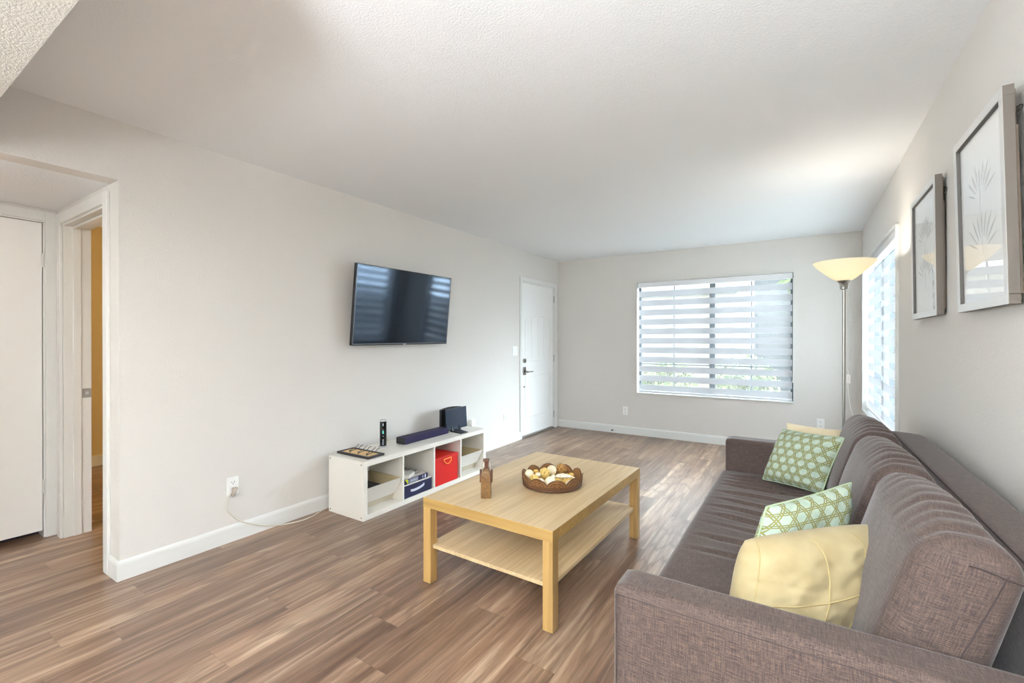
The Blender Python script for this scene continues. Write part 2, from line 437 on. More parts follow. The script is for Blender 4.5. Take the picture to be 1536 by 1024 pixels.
# ------------------------------------------------------------------ the room shell
T = .12
OY0, OY1, OZ = -.25, .90, 2.134             # hall opening in the left wall
HX = -1.09                                  # far wall of the hall
DX0, DX1, DZ = -.97, -.19, 2.035            # doorway in the hall's side wall
RY = -3.4                                   # rear wall behind the camera
b = bm_new(); box(b, -3.2, W + T, RY - T, B + T, -.12, 0)
struct('floor', b, M['floor'], 'brown wood plank floor', 'floor')
b = bm_new(); box(b, -3.2, W + T, RY - T, B + T, H, H + .12)
struct('ceiling', b, M['ceil'], 'white textured ceiling', 'ceiling')
b = bm_new(); box(b, 0, 2.0, -.45, .37, 2.13, H)
struct('ceiling_soffit', b, M['popcorn'], 'white textured dropped beam across the ceiling at upper left', 'soffit')
b = bm_new()
box(b, HX, -T, OY0, OY1, OZ, OZ + .08)
struct('ceiling_hall', b, M['ceil'], 'lower ceiling over the small hall on the left', 'ceiling')
# left wall with the hall opening and the entry door
KWY0, KWY1, KWZ0, KWZ1 = -2.5, -.9, .95, 2.05      # added window behind the camera, lights the right wall
EY0, EY1, EZ = 5.008, 5.934, 2.055
b = bm_new()
box(b, -T, 0, RY, KWY0, 0, H); box(b, -T, 0, KWY1, OY0, 0, H); box(b, -T, 0, KWY0, KWY1, 0, KWZ0); box(b, -T, 0, KWY0, KWY1, KWZ1, H); box(b, -T, 0, OY0, OY1, OZ, H)
box(b, -T, 0, OY1, EY0, 0, H); box(b, -T, 0, EY0, EY1, EZ, H); box(b, -T, 0, EY1, B + T, 0, H)
struct('wall_left', b, M['wall'], 'long greige wall with the television on it', 'wall')
# hall walls
b = bm_new()
box(b, HX - T, DX0, OY1, OY1 + T, 0, H); box(b, DX1, -T, OY1, OY1 + T, 0, H); box(b, DX0, DX1, OY1, OY1 + T, DZ, H)
struct('wall_hall_right', b, M['wall'], 'hall side wall holding the open doorway', 'wall')
D2Y0, D2Y1, D2Z = .03, .842, 2.055
b = bm_new()
box(b, HX - T, HX, OY0 - T, D2Y0, 0, OZ + .1); box(b, HX - T, HX, D2Y1, OY1, 0, OZ + .1); box(b, HX - T, HX, D2Y0, D2Y1, D2Z, OZ + .1)
struct('wall_hall_end', b, M['wall'], 'hall end wall around the plain white door', 'wall')
b = bm_new(); box(b, HX, -T, OY0 - T, OY0, 0, OZ + .1)
struct('wall_hall_left', b, M['wall'], 'hall side wall nearest the camera, out of view', 'wall')
# the bedroom seen through the doorway
b = bm_new(); box(b, -3.015 - T, -3.015, OY1, 4.2, 0, H)
struct('wall_bedroom_far', b, M['bedroom'], 'warm yellow bedroom wall seen through the doorway', 'wall')
b = bm_new(); box(b, -3.015, -T, 4.2, 4.2 + T, 0, H)
struct('wall_bedroom_back', b, M['bedroom'], 'back wall of the bedroom', 'wall')
b = bm_new(); box(b, -3.015, HX - T, OY1, OY1 + T, 0, H)
struct('wall_bedroom_front', b, M['bedroom'], 'front wall of the bedroom beside the hall', 'wall')
b = bm_new(); box(b, -3.015, -3.0, OY1 + T, 4.2, 0, .10)
struct('baseboard_bedroom', b, M['trim'], 'white baseboard at the foot of the bedroom wall', 'baseboard')
# back wall with window
WX0, WX1, WZ0, WZ1 = 1.19, 2.992, .568, 2.058
b = bm_new()
box(b, 0, WX0, B, B + T, 0, H); box(b, WX1, W + T, B, B + T, 0, H); box(b, WX0, WX1, B, B + T, 0, WZ0); box(b, WX0, WX1, B, B + T, WZ1, H)
struct('wall_back', b, M['wall'], 'beige end wall around the wide window', 'wall')
RY0, RY1 = 3.90, 5.82
b = bm_new()
box(b, W, W + T, RY, RY0, 0, H); box(b, W, W + T, RY1, B, 0, H); box(b, W, W + T, RY0, RY1, 0, WZ0); box(b, W, W + T, RY0, RY1, WZ1, H)
struct('wall_right', b, M['wall'], 'pale wall behind the sofa with two pictures', 'wall')
GX0, GX1, GZ = .15, 1.95, 2.08                 # added glazing behind the camera, for fill light
b = bm_new()
box(b, 0, GX0, RY - T, RY, 0, H); box(b, GX1, W, RY - T, RY, 0, H); box(b, GX0, GX1, RY - T, RY, GZ, H)
struct('wall_rear', b, M['wall'], 'rear wall behind the camera', 'wall')

# baseboards: profile swept along straight runs
def bb_profile(h=.105, d=.014):
    return [(0, 0), (d, 0), (d, h - .022), (d - .002, h - .012), (d - .007, h - .004), (d - .011, h), (0, h)]
b = bm_new()
prism(b, [(p[0], p[1]) for p in bb_profile()], 1, OY1 - .014, EY0 - .042)
struct('baseboard_left', b, M['trim'], 'white baseboard along the television wall', 'baseboard')
b = bm_new()
prism(b, [(OY1 - p[0], p[1]) for p in bb_profile()], 0, -.125, .0)
struct('baseboard_corner', b, M['trim'], 'short white baseboard return at the hall corner', 'baseboard')
b = bm_new()
prism(b, [(B - p[0], p[1]) for p in bb_profile()], 0, 0.014, W)
struct('baseboard_back', b, M['trim'], 'white baseboard below the wide window', 'baseboard')
b = bm_new()
prism(b, [(W - p[0], p[1]) for p in bb_profile()], 1, RY, B - .014)
struct('baseboard_right', b, M['trim'], 'white baseboard behind the sofa', 'baseboard')
b = bm_new()
box(b, HX, HX + .012, D2Y1 + .064, OY1, 0, .1)
struct('baseboard_hall', b, M['trim'], 'sliver of white baseboard in the hall corner', 'baseboard')

# ------------------------------------------------------------------ entry door
b = bm_new()
cw = .042
box(b, 0, .016, EY0 - cw, EY0, 0, EZ + .05, .004); box(b, 0, .016, EY1, EY1 + .06, 0, EZ + .05, .004)
box(b, 0, .016, EY0, EY1, EZ, EZ + .05, .004)
box(b, -T, 0, EY0, EY0 + .012, 0, EZ); box(b, -T, 0, EY1 - .012, EY1, 0, EZ); box(b, -T, 0, EY0 + .012, EY1 - .012, EZ - .012, EZ)
struct('trim_1', b, M['trim'], 'white casing around the entry door', 'door casing')
d1 = thing('door_1', 'white panelled entry door with lever and deadbolt', 'door', (-.045, EY0 + .015, .02), kind='structure')
def raised(bm, y0, y1, z0, z1, x=-.012, arch=0, w=.016):
    """a moulding bead run round a panel"""
    pts = [(x, y0, z0), (x, y1, z0), (x, y1, z1 - arch)]
    if arch:
        for k in range(1, 10):
            a = PI * k / 10; pts.append((x, (y0 + y1) / 2 + (y1 - y0) / 2 * math.cos(a), z1 - arch + arch * math.sin(a)))
    pts.append((x, y0, z1 - arch))
    tube(bm, pts, .007, 6, True)
b = bm_new()
box(b, -.05, -.012, EY0 + .015, EY1 - .015, .03, EZ - .015)
ym0, ym1 = EY0 + .12, EY1 - .12; ymid = (ym0 + ym1) / 2
raised(b, ym0, ym1, 1.0, 1.62, arch=.10); raised(b, ym0, ym1, .26, .80)
for k in range(1, 4):
    y = ym0 + (ym1 - ym0) * k / 4; tube(b, [(-.012, y, 1.03), (-.012, y, 1.58)], .005, 6)
obj('slab', b, M['door'], d1, 40)
b = bm_new(); cyl(b, (-.012, 5.095, 1.012), (.008, 5.095, 1.012), .030, 24); cyl(b, (.008, 5.095, 1.012), (.014, 5.095, 1.012), .016, 20)
dl = obj('deadbolt', b, M['chrome'], d1, True)
b = bm_new(); box(b, .012, .022, 5.090, 5.100, .995, 1.030, .002); obj('thumb_turn', b, M['chrome'], dl)
b = bm_new(); box(b, -.012, .004, 5.066, 5.128, .825, .930, .004)
pl = obj('lever_plate', b, M['chrome'], d1)
b = bm_new(); cyl(b, (.004, 5.097, .868), (.05, 5.097, .868), .012, 16); tube(b, smooth_path([(.046, 5.097, .868), (.052, 5.15, .868), (.046, 5.235, .866)]), .0075, 10)
obj('lever', b, M['chrome'], pl, True)
b = bm_new(); cyl(b, (-.012, 5.095, .67), (.0, 5.095, .67), .011, 14); obj('door_plug', b, M['steel'], d1, True)
for z in (1.88, 1.02, .20):
    b = bm_new(); cyl(b, (.002, EY1 - .008, z - .05), (.002, EY1 - .008, z + .05), .006, 10); obj('hinge', b, M['steel'], d1, True)
b = bm_new(); box(b, -T, .012, EY0 + .012, EY1 - .012, 0, .016, .004)
struct('trim_2', b, M['threshold'], 'grey metal threshold under the entry door', 'threshold')

# ------------------------------------------------------------------ hall doors
b = bm_new()
y = OY1
box(b, DX1, DX1 + .065, y - .016, y, 0, DZ + .065, .003); box(b, DX0 - .065, DX0, y - .016, y, 0, DZ + .065, .003); box(b, DX0, DX1, y - .016, y, DZ, DZ + .065, .003)
box(b, DX0 - .001, DX0 + .012, y, y + T + .016, 0, DZ); box(b, DX1 - .012, DX1, y, y + T + .016, 0, DZ); box(b, DX0 + .012, DX1 - .012, y, y + T + .016, DZ - .012, DZ)
# door stop
box(b, DX0 + .012, DX0 + .022, y + .045, y + .085, 0, DZ - .012, .002); box(b, DX1 - .022, DX1 - .012, y + .045, y + .085, 0, DZ - .012); box(b, DX0 + .022, DX1 - .022, y + .045, y + .085, DZ - .024, DZ - .012)
tr = struct('trim_3', b, M['trim'], 'white casing and jamb of the open bedroom doorway', 'door casing')
b = bm_new(); box(b, DX0 + .012, DX0 + .0145, y + .09, y + .135, .90, .96, .001)
sk = obj('strike_plate', b, plain('strike_metal', rgb(150, 148, 144), .5, .3), tr)
b = bm_new(); box(b, DX0 + .0145, DX0 + .0150, y + .105, y + .122, .920, .940); obj('strike_hole', b, M['lightgrey'], sk)
b = bm_new()
cw = .062
box(b, HX, HX + .016, D2Y1, D2Y1 + cw, 0, D2Z + cw, .003); box(b, HX, HX + .016, D2Y0 - cw, D2Y0, 0, D2Z + cw, .003); box(b, HX, HX + .016, D2Y0, D2Y1, D2Z, D2Z + cw, .003)
box(b, HX - T, HX, D2Y1 - .008, D2Y1, 0, D2Z); box(b, HX - T, HX, D2Y0, D2Y0 + .008, 0, D2Z); box(b, HX - T, HX, D2Y0 + .008, D2Y1 - .008, D2Z - .008, D2Z)
struct('trim_4', b, M['trim'], 'white casing around the plain hall door', 'door casing')
d2 = thing('door_2', 'plain flat white door at the end of the hall', 'door', (HX - .02, D2Y0 + .01, .045), kind='structure')
b = bm_new(); box(b, HX - .042, HX - .004, D2Y0 + .011, D2Y1 - .012, .045, D2Z - .012, .002); obj('slab', b, M['door'], d2)
for z in (1.80, .335):
    b = bm_new(); cyl(b, (HX + .004, D2Y1 - .010, z - .045), (HX + .004, D2Y1 - .010, z + .045), .006, 10); obj('hinge', b, M['trim'], d2, True)
b = bm_new(); box(b, HX - .9, HX - T, OY0 - T, OY1, 0, OZ); struct('gap_shade_block', b, plain('gap_shade', rgb(52, 46, 66), .9), 'dark block behind the hall door, its colour gives the shade in the gap', 'closet')  # solid block; the shade under the door is in its colour

# ------------------------------------------------------------------ windows and blinds
def window(name, axis, p, a0, a1, label, inward):
    """axis 1: wall normal is y (back), 0: wall normal is x (right). p: plane of the frame, a0..a1 along the wall"""
    w = thing(name, label, 'window', (0, 0, 0), kind='structure')
    def bx(bm, s0, s1, d0, d1, z0, z1):
        lo, hi = p + d0, p + d1
        if axis == 1: box(bm, s0, s1, lo, hi, z0, z1)
        else: box(bm, lo, hi, s0, s1, z0, z1)
    b = bm_new(); f = .035
    bx(b, a0, a0 + f, 0, .04, WZ0, WZ1); bx(b, a1 - f, a1, 0, .04, WZ0, WZ1); bx(b, a0 + f, a1 - f, 0, .04, WZ0, WZ0 + f); bx(b, a0 + f, a1 - f, 0, .04, WZ1 - f, WZ1)
    mid = (a0 + a1) / 2 + .03; bx(b, mid - .032, mid + .032, -.004, .04, WZ0 + f, WZ1 - f)
    obj('frame', b, M['gun'], w)
    b = bm_new()
    for q in ((a0 + mid) / 2, (a1 + mid) / 2): bx(b, q - .008, q + .008, .012, .024, WZ0 + f, WZ1 - f)
    bx(b, a0 + f, mid - .032, .012, .024, .955, .970); bx(b, mid + .032, a1 - f, .012, .024, .955, .970)
    obj('glazing_bar', b, M['muntin'], w)
    for q0, q1 in ((a0 + f, mid - .032), (mid + .032, a1 - f)):
        b = bm_new(); bx(b, q0, q1, .026, .030, WZ0 + f, WZ1 - f); obj('pane', b, M['pane'], w)
    # painted reveal lining and sill
    b = bm_new(); d = -.095
    bx(b, a0, a0 + .006, d, 0, WZ0, WZ1); bx(b, a1 - .006, a1, d, 0, WZ0, WZ1); bx(b, a0, a1, d, 0, WZ0, WZ0 + .008); bx(b, a0, a1, d, 0, WZ1 - .004, WZ1)
    obj('reveal', b, M['trim'], w)
    return w
window('window_1', 1, B + .075, WX0, WX1, 'wide window in the end wall', -1)
window('window_2', 0, W + .075, RY0, RY1, 'window in the right wall behind the lamp', -1)

def blind(label, axis, p, a0, a1, phase):
    t = thing('zebra_blind', label, 'blind', ((a0 + a1) / 2, p, WZ1) if axis == 1 else (p, (a0 + a1) / 2, WZ1))
    g = .012
    def bx(bm, s0, s1, d0, d1, z0, z1, bev=0):
        if axis == 1: box(bm, s0, s1, p + d0, p + d1, z0, z1, bev)
        else: box(bm, p + d0, p + d1, s0, s1, z0, z1, bev)
    b = bm_new(); bx(b, a0 + g, a1 - g, -.028, .03, WZ1 - .068, WZ1 - .005, .004); obj('headrail', b, M['alu'], t)
    b = bm_new(); z = WZ1 - .068; zs = [z]; kinds = []
    k = phase
    zb = WZ0 + .040
    while z > zb + 1e-4:
        step = .050 if k % 2 else .0755
        z = max(z - step, zb); zs.append(z); kinds.append(k % 2); k += 1
    n = 1
    def pt(s, z): return (s, p, z) if axis == 1 else (p, s, z)
    prev = (b.verts.new(pt(a0 + g + .006, zs[0])), b.verts.new(pt(a1 - g - .006, zs[0])))
    for zz, kd in zip(zs[1:], kinds):
        cur = (b.verts.new(pt(a0 + g + .006, zz)), b.verts.new(pt(a1 - g - .006, zz)))
        f = b.faces.new((prev[0], cur[0], cur[1], prev[1])); f.material_index = 1 if kd else 0
        prev = cur
    obj('fabric', b, None, t, mats=[M['band'], M['sheer']])
    b = bm_new(); bx(b, a0 + g + .004, a1 - g - .004, -.010, .010, zb - .024, zb, .004); obj('bottom_rail', b, M['alu'], t)
    b = bm_new()
    s = a1 - .010 if axis == 1 else a0 + .010
    dz = -.026
    if axis == 1: tube(b, [(s, p + dz, WZ1 - .07), (s, p + dz, .82)], .0022, 6); tube(b, [(s + .004, p + dz - .008, WZ1 - .07), (s + .004, p + dz - .008, .82)], .0022, 6); ball(b, (s + .002, p + dz - .004, .81), .010, 2, (1, 1, 1.6))
    else: tube(b, [(p + dz, s, WZ1 - .07), (p + dz, s, .82)], .0022, 6); ball(b, (p + dz, s, .81), .010, 2, (1, 1, 1.6))
    obj('pull_chain', b, M['white_cord'], t, True)
    return t
blind('white striped zebra blind in the wide end window', 1, B + .03, WX0, WX1, 1)
blind('white zebra blind in the window behind the floor lamp', 0, W + .03, RY0, RY1, 1)

# rear glazing, unseen, added to let fill light in
g = thing('fill_window_rear', 'added glazed opening behind the camera, lets in fill light', 'window', (0, 0, 0), kind='structure')
b = bm_new(); box(b, GX0, GX0 + .06, RY - .08, RY - .03, 0, GZ); box(b, GX1 - .06, GX1, RY - .08, RY - .03, 0, GZ); box(b, GX0 + .06, GX1 - .06, RY - .08, RY - .03, GZ - .06, GZ); box(b, 1.02, 1.08, RY - .08, RY - .03, 0, GZ - .06)
obj('frame', b, M['gun'], g)
b = bm_new(); box(b, GX0 + .06, 1.02, RY - .056, RY - .052, 0, GZ - .06); obj('pane', b, M['pane'], g)
b = bm_new(); box(b, 1.08, GX1 - .06, RY - .056, RY - .052, 0, GZ - .06); obj('pane', b, M['pane'], g)

g = thing('fill_window_left', 'added window behind the camera, lets in fill light', 'window', (0, 0, 0), kind='structure')  # added out of view to brighten the right wall
b = bm_new(); box(b, -.08, -.04, KWY0, KWY0 + .05, KWZ0, KWZ1); box(b, -.08, -.04, KWY1 - .05, KWY1, KWZ0, KWZ1); box(b, -.08, -.04, KWY0 + .05, KWY1 - .05, KWZ0, KWZ0 + .05); box(b, -.08, -.04, KWY0 + .05, KWY1 - .05, KWZ1 - .05, KWZ1)
obj('frame', b, M['gun'], g)
b = bm_new(); box(b, -.062, -.058, KWY0 + .05, KWY1 - .05, KWZ0 + .05, KWZ1 - .05); obj('pane', b, M['pane'], g)

# ------------------------------------------------------------------ outlets and switch
def plate_thing(name, label, cat, wall, s, z, gang=1, group=None):
    """wall 'L' (x=0, s=y) or 'B' (y=B, s=x)"""
    def P(a, d, h): return (d, s + a, z + h) if wall == 'L' else (s + a, B - d, z + h)
    t = thing(name, label, cat, P(0, 0, 0), group=group)
    w = .035 * (1 if gang == 1 else 1.65)
    def bx(bm, a0, a1, d0, d1, h0, h1, bev=0):
        A, C = P(a0, d0, h0), P(a1, d1, h1)
        box(bm, min(A[0], C[0]), max(A[0], C[0]), min(A[1], C[1]), max(A[1], C[1]), min(A[2], C[2]), max(A[2], C[2]), bev)
    b = bm_new(); bx(b, -w, w, 0, .006, -.058, .058, .002); obj('cover_plate', b, M['plastic'], t)
    return t, bx
def outlet(label, wall, s, z):
    t, bx = plate_thing('wall_outlet', label, 'outlet', wall, s, z)
    for h in (.021, -.021):
        b = bm_new(); bx(b, -.017, .017, .006, .0085, h - .014, h + .014, .003); r = obj('socket', b, M['plastic'], t)
        b = bm_new(); bx(b, -.009, -.006, .0085, .0088, h - .001, h + .008); bx(b, .006, .009, .0085, .0088, h - .001, h + .008); bx(b, -.003, .003, .0085, .0088, h - .010, h - .005)
        obj('slot', b, M['dark_slot'], r)
    return t
outlet('white wall outlet with a grey plug in its lower socket', 'L', 1.470, .352)
outlet('white wall outlet between media unit and entry door', 'L', 4.634, .320)
outlet('white wall outlet below the left end of the wide window', 'B', 1.030, .318)
outlet('white wall outlet beside the floor lamp above the cream pillow', 'B', 3.244, .356)
t, bx = plate_thing('light_switch', 'white double light switch beside the entry door', 'switch', 'L', 4.85, 1.148, 2)
for a in (-.024, .024):
    b = bm_new(); bx(b, a - .016, a + .016, .006, .010, -.033, .033, .002); obj('rocker', b, M['plastic'], t)
# small adapter behind the media unit
t = thing('plug_adapter', 'small white power adapter plugged in behind the media unit', 'adapter', (0, 3.94, .375))
b = bm_new(); box(b, .0, .045, 3.905, 3.975, .335, .415, .008, 3); obj('adapter_body', b, M['plastic'], t, True)
b = bm_new(); tube(b, smooth_path([(.03, 3.93, .34), (.05, 3.88, .37), (.06, 3.75, .425), (.06, 3.56, .432)]), .003, 6); obj('adapter_cord', b, M['cord'], t, True)
# door stop on the back baseboard
t = thing('door_stop', 'small grey spring door stop on the back baseboard', 'door stop', (.868, B - .014, .045))
b = bm_new(); pts = [(.868 + .007 * math.cos(k * .9), B - .016 - .055 * k / 70, .045 + .007 * math.sin(k * .9)) for k in range(70)]
tube(b, pts, .002, 5); obj('spring', b, M['steel'], t, True)
b = bm_new(); cyl(b, (.868, B - .07, .045), (.868, B - .084, .045), .010, 14); obj('tip', b, M['rubber'], t, True)

# power cord from the outlet to the media unit
t = thing('power_cord', 'cream power cord hanging from the outlet to the floor by the media unit', 'cord', (.02, 1.47, 0))
b = bm_new(); tube(b, smooth_path([(.020, 1.452, .312), (.026, 1.430, .285), (.026, 1.418, .24), (.024, 1.44, .19), (.024, 1.50, .125), (.026, 1.60, .065), (.030, 1.72, .018), (.06, 1.82, .006), (.085, 1.90, .006), (.075, 1.99, .006), (.04, 2.07, .006), (.03, 2.14, .010), (.03, 2.30, .012)]), .0042, 8)
obj('wire', b, M['cord'], t, True)
b = bm_new()
hexa(b, [(.009, 1.463, .296), (.035, 1.450, .292), (.035, 1.463, .286), (.009, 1.475, .290), (.009, 1.458, .345), (.034, 1.460, .345), (.034, 1.492, .341), (.009, 1.490, .341)], .004)
tube(b, [(.022, 1.463, .294), (.022, 1.452, .310)], .006, 8)
obj('plug', b, M['grey_plug'], t, True)

# ------------------------------------------------------------------ television
xt, xb, zt, zb = .170, .105, 1.886, 1.243
tv = thing('television', 'large flat black television tilted down on the left wall', 'television', (.07, 2.856, 1.56))
ax_u = Vector((0, 1, .008)).normalized(); ax_v = Vector((xt - xb, 0, zt - zb)).normalized(); ax_n = ax_u.cross(ax_v).normalized()
if ax_n.x < 0: ax_n = -ax_n
TC = Vector(((xt + xb) / 2, 2.856, (zt + zb) / 2)); HWv, HHv = .560, .323
def tvp(u, v, n): return TC + ax_u * u + ax_v * v + ax_n * n
def tvbox(bm, u0, u1, v0, v1, n0, n1, bev=0):
    return hexa(bm, [tvp(u0, v0, n0), tvp(u1, v0, n0), tvp(u1, v0, n1), tvp(u0, v0, n1), tvp(u0, v1, n0), tvp(u1, v1, n0), tvp(u1, v1, n1), tvp(u0, v1, n1)], bev)
b = bm_new(); tvbox(b, -HWv, HWv, -HHv, HHv, -.028, -.002, .003); tvbox(b, -.32, .32, -.25, .10, -.052, -.028, .008)
obj('body', b, M['bezel'], tv)
b = bm_new(); e = .009
tvbox(b, -HWv, HWv, HHv - e, HHv, -.002, .002); tvbox(b, -HWv, HWv, -HHv, -HHv + .013, -.002, .002)
tvbox(b, -HWv, -HWv + e, -HHv + .013, HHv - e, -.002, .002); tvbox(b, HWv - e, HWv, -HHv + .013, HHv - e, -.002, .002)
obj('bezel', b, M['bezel'], tv)
b = bm_new(); tvbox(b, -HWv + e, HWv - e, -HHv + .013, HHv - e, -.002, .0); obj('screen', b, M['screen'], tv)
b = bm_new(); tvbox(b, -HWv + e, HWv - e, -HHv + .0105, -HHv + .014, .002, .0026); tvbox(b, -HWv + e - .002, -HWv + e + .001, -HHv + .013, HHv - e, .002, .0026); tvbox(b, HWv - e - .001, HWv - e + .002, -HHv + .013, HHv - e, .002, .0026)
obj('inner_trim', b, M['bezel_line'], tv)
b = bm_new()
for k in range(4): tvbox(b, -.016 + k * .008, -.010 + k * .008, -HHv + .002, -HHv + .008, .002, .0028)
obj('logo', b, M['ltext'], tv)
b = bm_new(); box(b, .002, .02, 2.70, 3.02, 1.38, 1.72, .003)
for y in (2.78, 2.94):
    hexa(b, [(.02, y - .02, 1.40), (.06, y - .02, 1.42), (.06, y + .02, 1.42), (.02, y + .02, 1.40), (.02, y - .02, 1.68), (.085, y - .02, 1.70), (.085, y + .02, 1.70), (.02, y + .02, 1.68)])
obj('wall_bracket', b, M['black'], tv)

# ------------------------------------------------------------------ media unit (four open cubes)
KY0, KY1, KX0, KX1, KH = 2.118, 3.588, .072, .462, .42
ku = thing('media_unit', 'low white four-cube shelf unit against the television wall', 'shelf unit', ((KX0 + KX1) / 2, (KY0 + KY1) / 2, 0))
F = .038; Dv = .016; bay = (KY1 - KY0 - 2 * F - 3 * Dv) / 4
b = bm_new(); box(b, KX0, KX1, KY0, KY1, KH - F, KH, .0015); tpn = obj('top_panel', b, M['white_lam'], ku)
b = bm_new(); box(b, KX0, KX1, KY0, KY1, 0, F, .0015); obj('bottom_panel', b, M['white_lam'], ku)
for y in (KY0, KY1 - F):
    b = bm_new(); box(b, KX0, KX1, y, y + F, F, KH - F, .0008); sp_ = obj('side_panel', b, M['white_lam'], ku)
    if y == KY0:
        for (x, z) in ((KX0 + .02, .02), (KX1 - .022, .022), (KX0 + .02, KH - .02), (KX1 - .022, KH - .022)):
            b = bm_new(); cyl(b, (x, KY0 + .0005, z), (x, KY0 - .0012, z), .0045, 12); obj('screw', b, M['dark_slot'], sp_)
bays = []
for k in range(4):
    y0 = KY0 + F + k * (bay + Dv); bays.append((y0, y0 + bay))
    if k < 3:
        b = bm_new(); box(b, KX0, KX1, y0 + bay, y0 + bay + Dv, F, KH - F, .0008); obj('divider', b, M['white_lam'], ku)
z0 = F + .0005
def white_bin(label, y0, y1):
    t = thing('storage_bin', label, 'storage bin', (.27, (y0 + y1) / 2, z0), group='white bins in the media unit')
    y0 += .006; y1 -= .010; xb_ = .10; zt_ = .222
    prof = [(xb_, z0), (.352, z0), (.380, .10), (.4585, zt_), (xb_, zt_)]
    for ys in (y0, y1 - .005):
        b = bm_new(); prism(b, prof, 1, ys, ys + .005); obj('side', b, M['bin_shade_side'], t)
    b = bm_new(); box(b, xb_, .352, y0 + .005, y1 - .005, z0, z0 + .006); box(b, xb_, xb_ + .006, y0 + .005, y1 - .005, z0 + .006, zt_); obj('tray', b, M['bin_shade_beige'], t)
    b = bm_new(); prism(b, [(.352, z0), (.344, z0), (.368, .10), (.376, .10)], 1, y0 + .005, y1 - .005); obj('lower_front', b, M['bin_shade_beige'], t)
    b = bm_new(); prism(b, [(.384, .094), (.391, .094), (.4620, zt_ + .001), (.4550, zt_ + .001)], 1, y0 - .003, y1 + .003); obj('front', b, M['white_lam'], t)
    return t
white_bin('white slant-front bin in the nearest cube of the media unit', *bays[0])
white_bin('white slant-front bin in the farthest cube, nearest the door', *bays[3])
t = thing('black_box', 'dark black box lying inside the nearest white bin', 'box', (.24, bays[0][0] + .12, z0 + .007))
b = bm_new(); box(b, .13, .355, bays[0][0] + .02, bays[0][0] + .21, z0 + .007, .165, .005); obj('box_body', b, M['black'], t)
b = bm_new(); box(b, .125, .358, bays[0][0] + .018, bays[0][0] + .213, .165, .185, .004); obj('lid', b, M['black'], t)
# navy drawer box with white lid edge and strap
y0, y1 = bays[1]
t = thing('navy_box', 'navy blue storage box with white handle under the board game', 'box', (.27, (y0 + y1) / 2, z0))
b = bm_new(); box(b, .10, .452, y0 + .010, y1 - .018, z0, .138, .002); obj('box_body', b, M['navy'], t)
b = bm_new(); box(b, .098, .455, y0 + .008, y1 - .016, .138, .1415, .0008); obj('lid', b, M['white_lam'], t)
b = bm_new()
yc = (y0 + y1) / 2 - .015
pts = smooth_path([(.454, yc - .075, .090), (.462, yc - .05, .089), (.464, yc, .092), (.462, yc + .05, .100), (.454, yc + .075, .106)], 6)
for a, c in zip(pts, pts[1:]):
    hexa(b, [(a.x - .002, a.y, a.z - .009), (c.x - .002, c.y, c.z - .009), (c.x + .002, c.y, c.z - .009), (a.x + .002, a.y, a.z - .009), (a.x - .002, a.y, a.z + .009), (c.x - .002, c.y, c.z + .009), (c.x + .002, c.y, c.z + .009), (a.x + .002, a.y, a.z + .009)])
obj('strap_handle', b, M['ltext'], t)
# board game on it
t = thing('board_game', 'dark blue boxed game with striped top on the navy box', 'game box', (.33, y0 + .14, .142), .0)
gz = .1418
b = bm_new(); box(b, .175, .440, y0 + .030, y0 + .285, gz, gz + .040, .0015); obj('game_box', b, M['navy'], t)
b = bm_new(); box(b, .178, .437, y0 + .033, y0 + .282, gz + .040, gz + .0412)
cover = obj('cover_print', b, plain('game_cover', rgb(186, 178, 172), .5), t)
b = bm_new()
for k, (c0, c1) in enumerate(((.20, .215), (.25, .262), (.31, .335), (.375, .385))): box(b, c0, c1, y0 + .05, y0 + .265, gz + .0412, gz + .0416)
obj('cover_stripe', b, M['rubber'], cover)
b = bm_new()
for (a, c, q, r) in ((.082, .172, .006, .009), (.082, .172, .031, .034), (.082, .086, .009, .031), (.168, .172, .009, .031)): box(b, .440, .4408, y0 + a, y0 + c, gz + q, gz + r)
for k in range(5): box(b, .440, .4408, y0 + .094 + k * .014, y0 + .103 + k * .014, gz + .014, gz + .026)
obj('title_print', b, M['ltext'], t)
for (a, c, q, r) in ((.066, .070, .006, .034), (.250, .262, .006, .034), (.225, .230, .008, .032)):
    b = bm_new(); box(b, .440, .4408, y0 + a, y0 + c, gz + q, gz + r); obj('spine_stripe', b, M['ltext'], t)
b = bm_new(); hexa(b, [(.440, y0 + .030, gz + .038), (.4412, y0 + .030, gz + .038), (.4412, y0 + .060, gz + .002), (.440, y0 + .060, gz + .002), (.440, y0 + .030, gz + .040), (.4412, y0 + .030, gz + .040), (.4412, y0 + .060, gz + .038), (.440, y0 + .060, gz + .038)])
obj('corner_print', b, M['yellow'], t)
t = thing('white_book', 'small white book lying askew on the boxed game', 'book', (.36, y0 + .075, gz + .042), .0)
c = Vector((.345, y0 + .090, 0)); a = .42
def rb(x, yy, z): return (c.x + x * math.cos(a) - yy * math.sin(a), c.y + x * math.sin(a) + yy * math.cos(a), z)
b = bm_new(); zz = gz + .0418; hw, hl = .082, .058
hexa(b, [rb(-hw, -hl, zz), rb(hw, -hl, zz), rb(hw, hl, zz), rb(-hw, hl, zz), rb(-hw, -hl, zz + .026), rb(hw, -hl, zz + .026), rb(hw, hl, zz + .026), rb(-hw, hl, zz + .026)], .001)
obj('pages', b, M['white_lam'], t)
b = bm_new(); zz += .026
hexa(b, [rb(-hw, -hl, zz), rb(hw, -hl, zz), rb(hw, hl, zz), rb(-hw, hl, zz), rb(-hw, -hl, zz + .002), rb(hw, -hl, zz + .002), rb(hw, hl, zz + .002), rb(-hw, hl, zz + .002)])
obj('cover', b, plain('book_cover', rgb(204, 200, 188), .5), t)
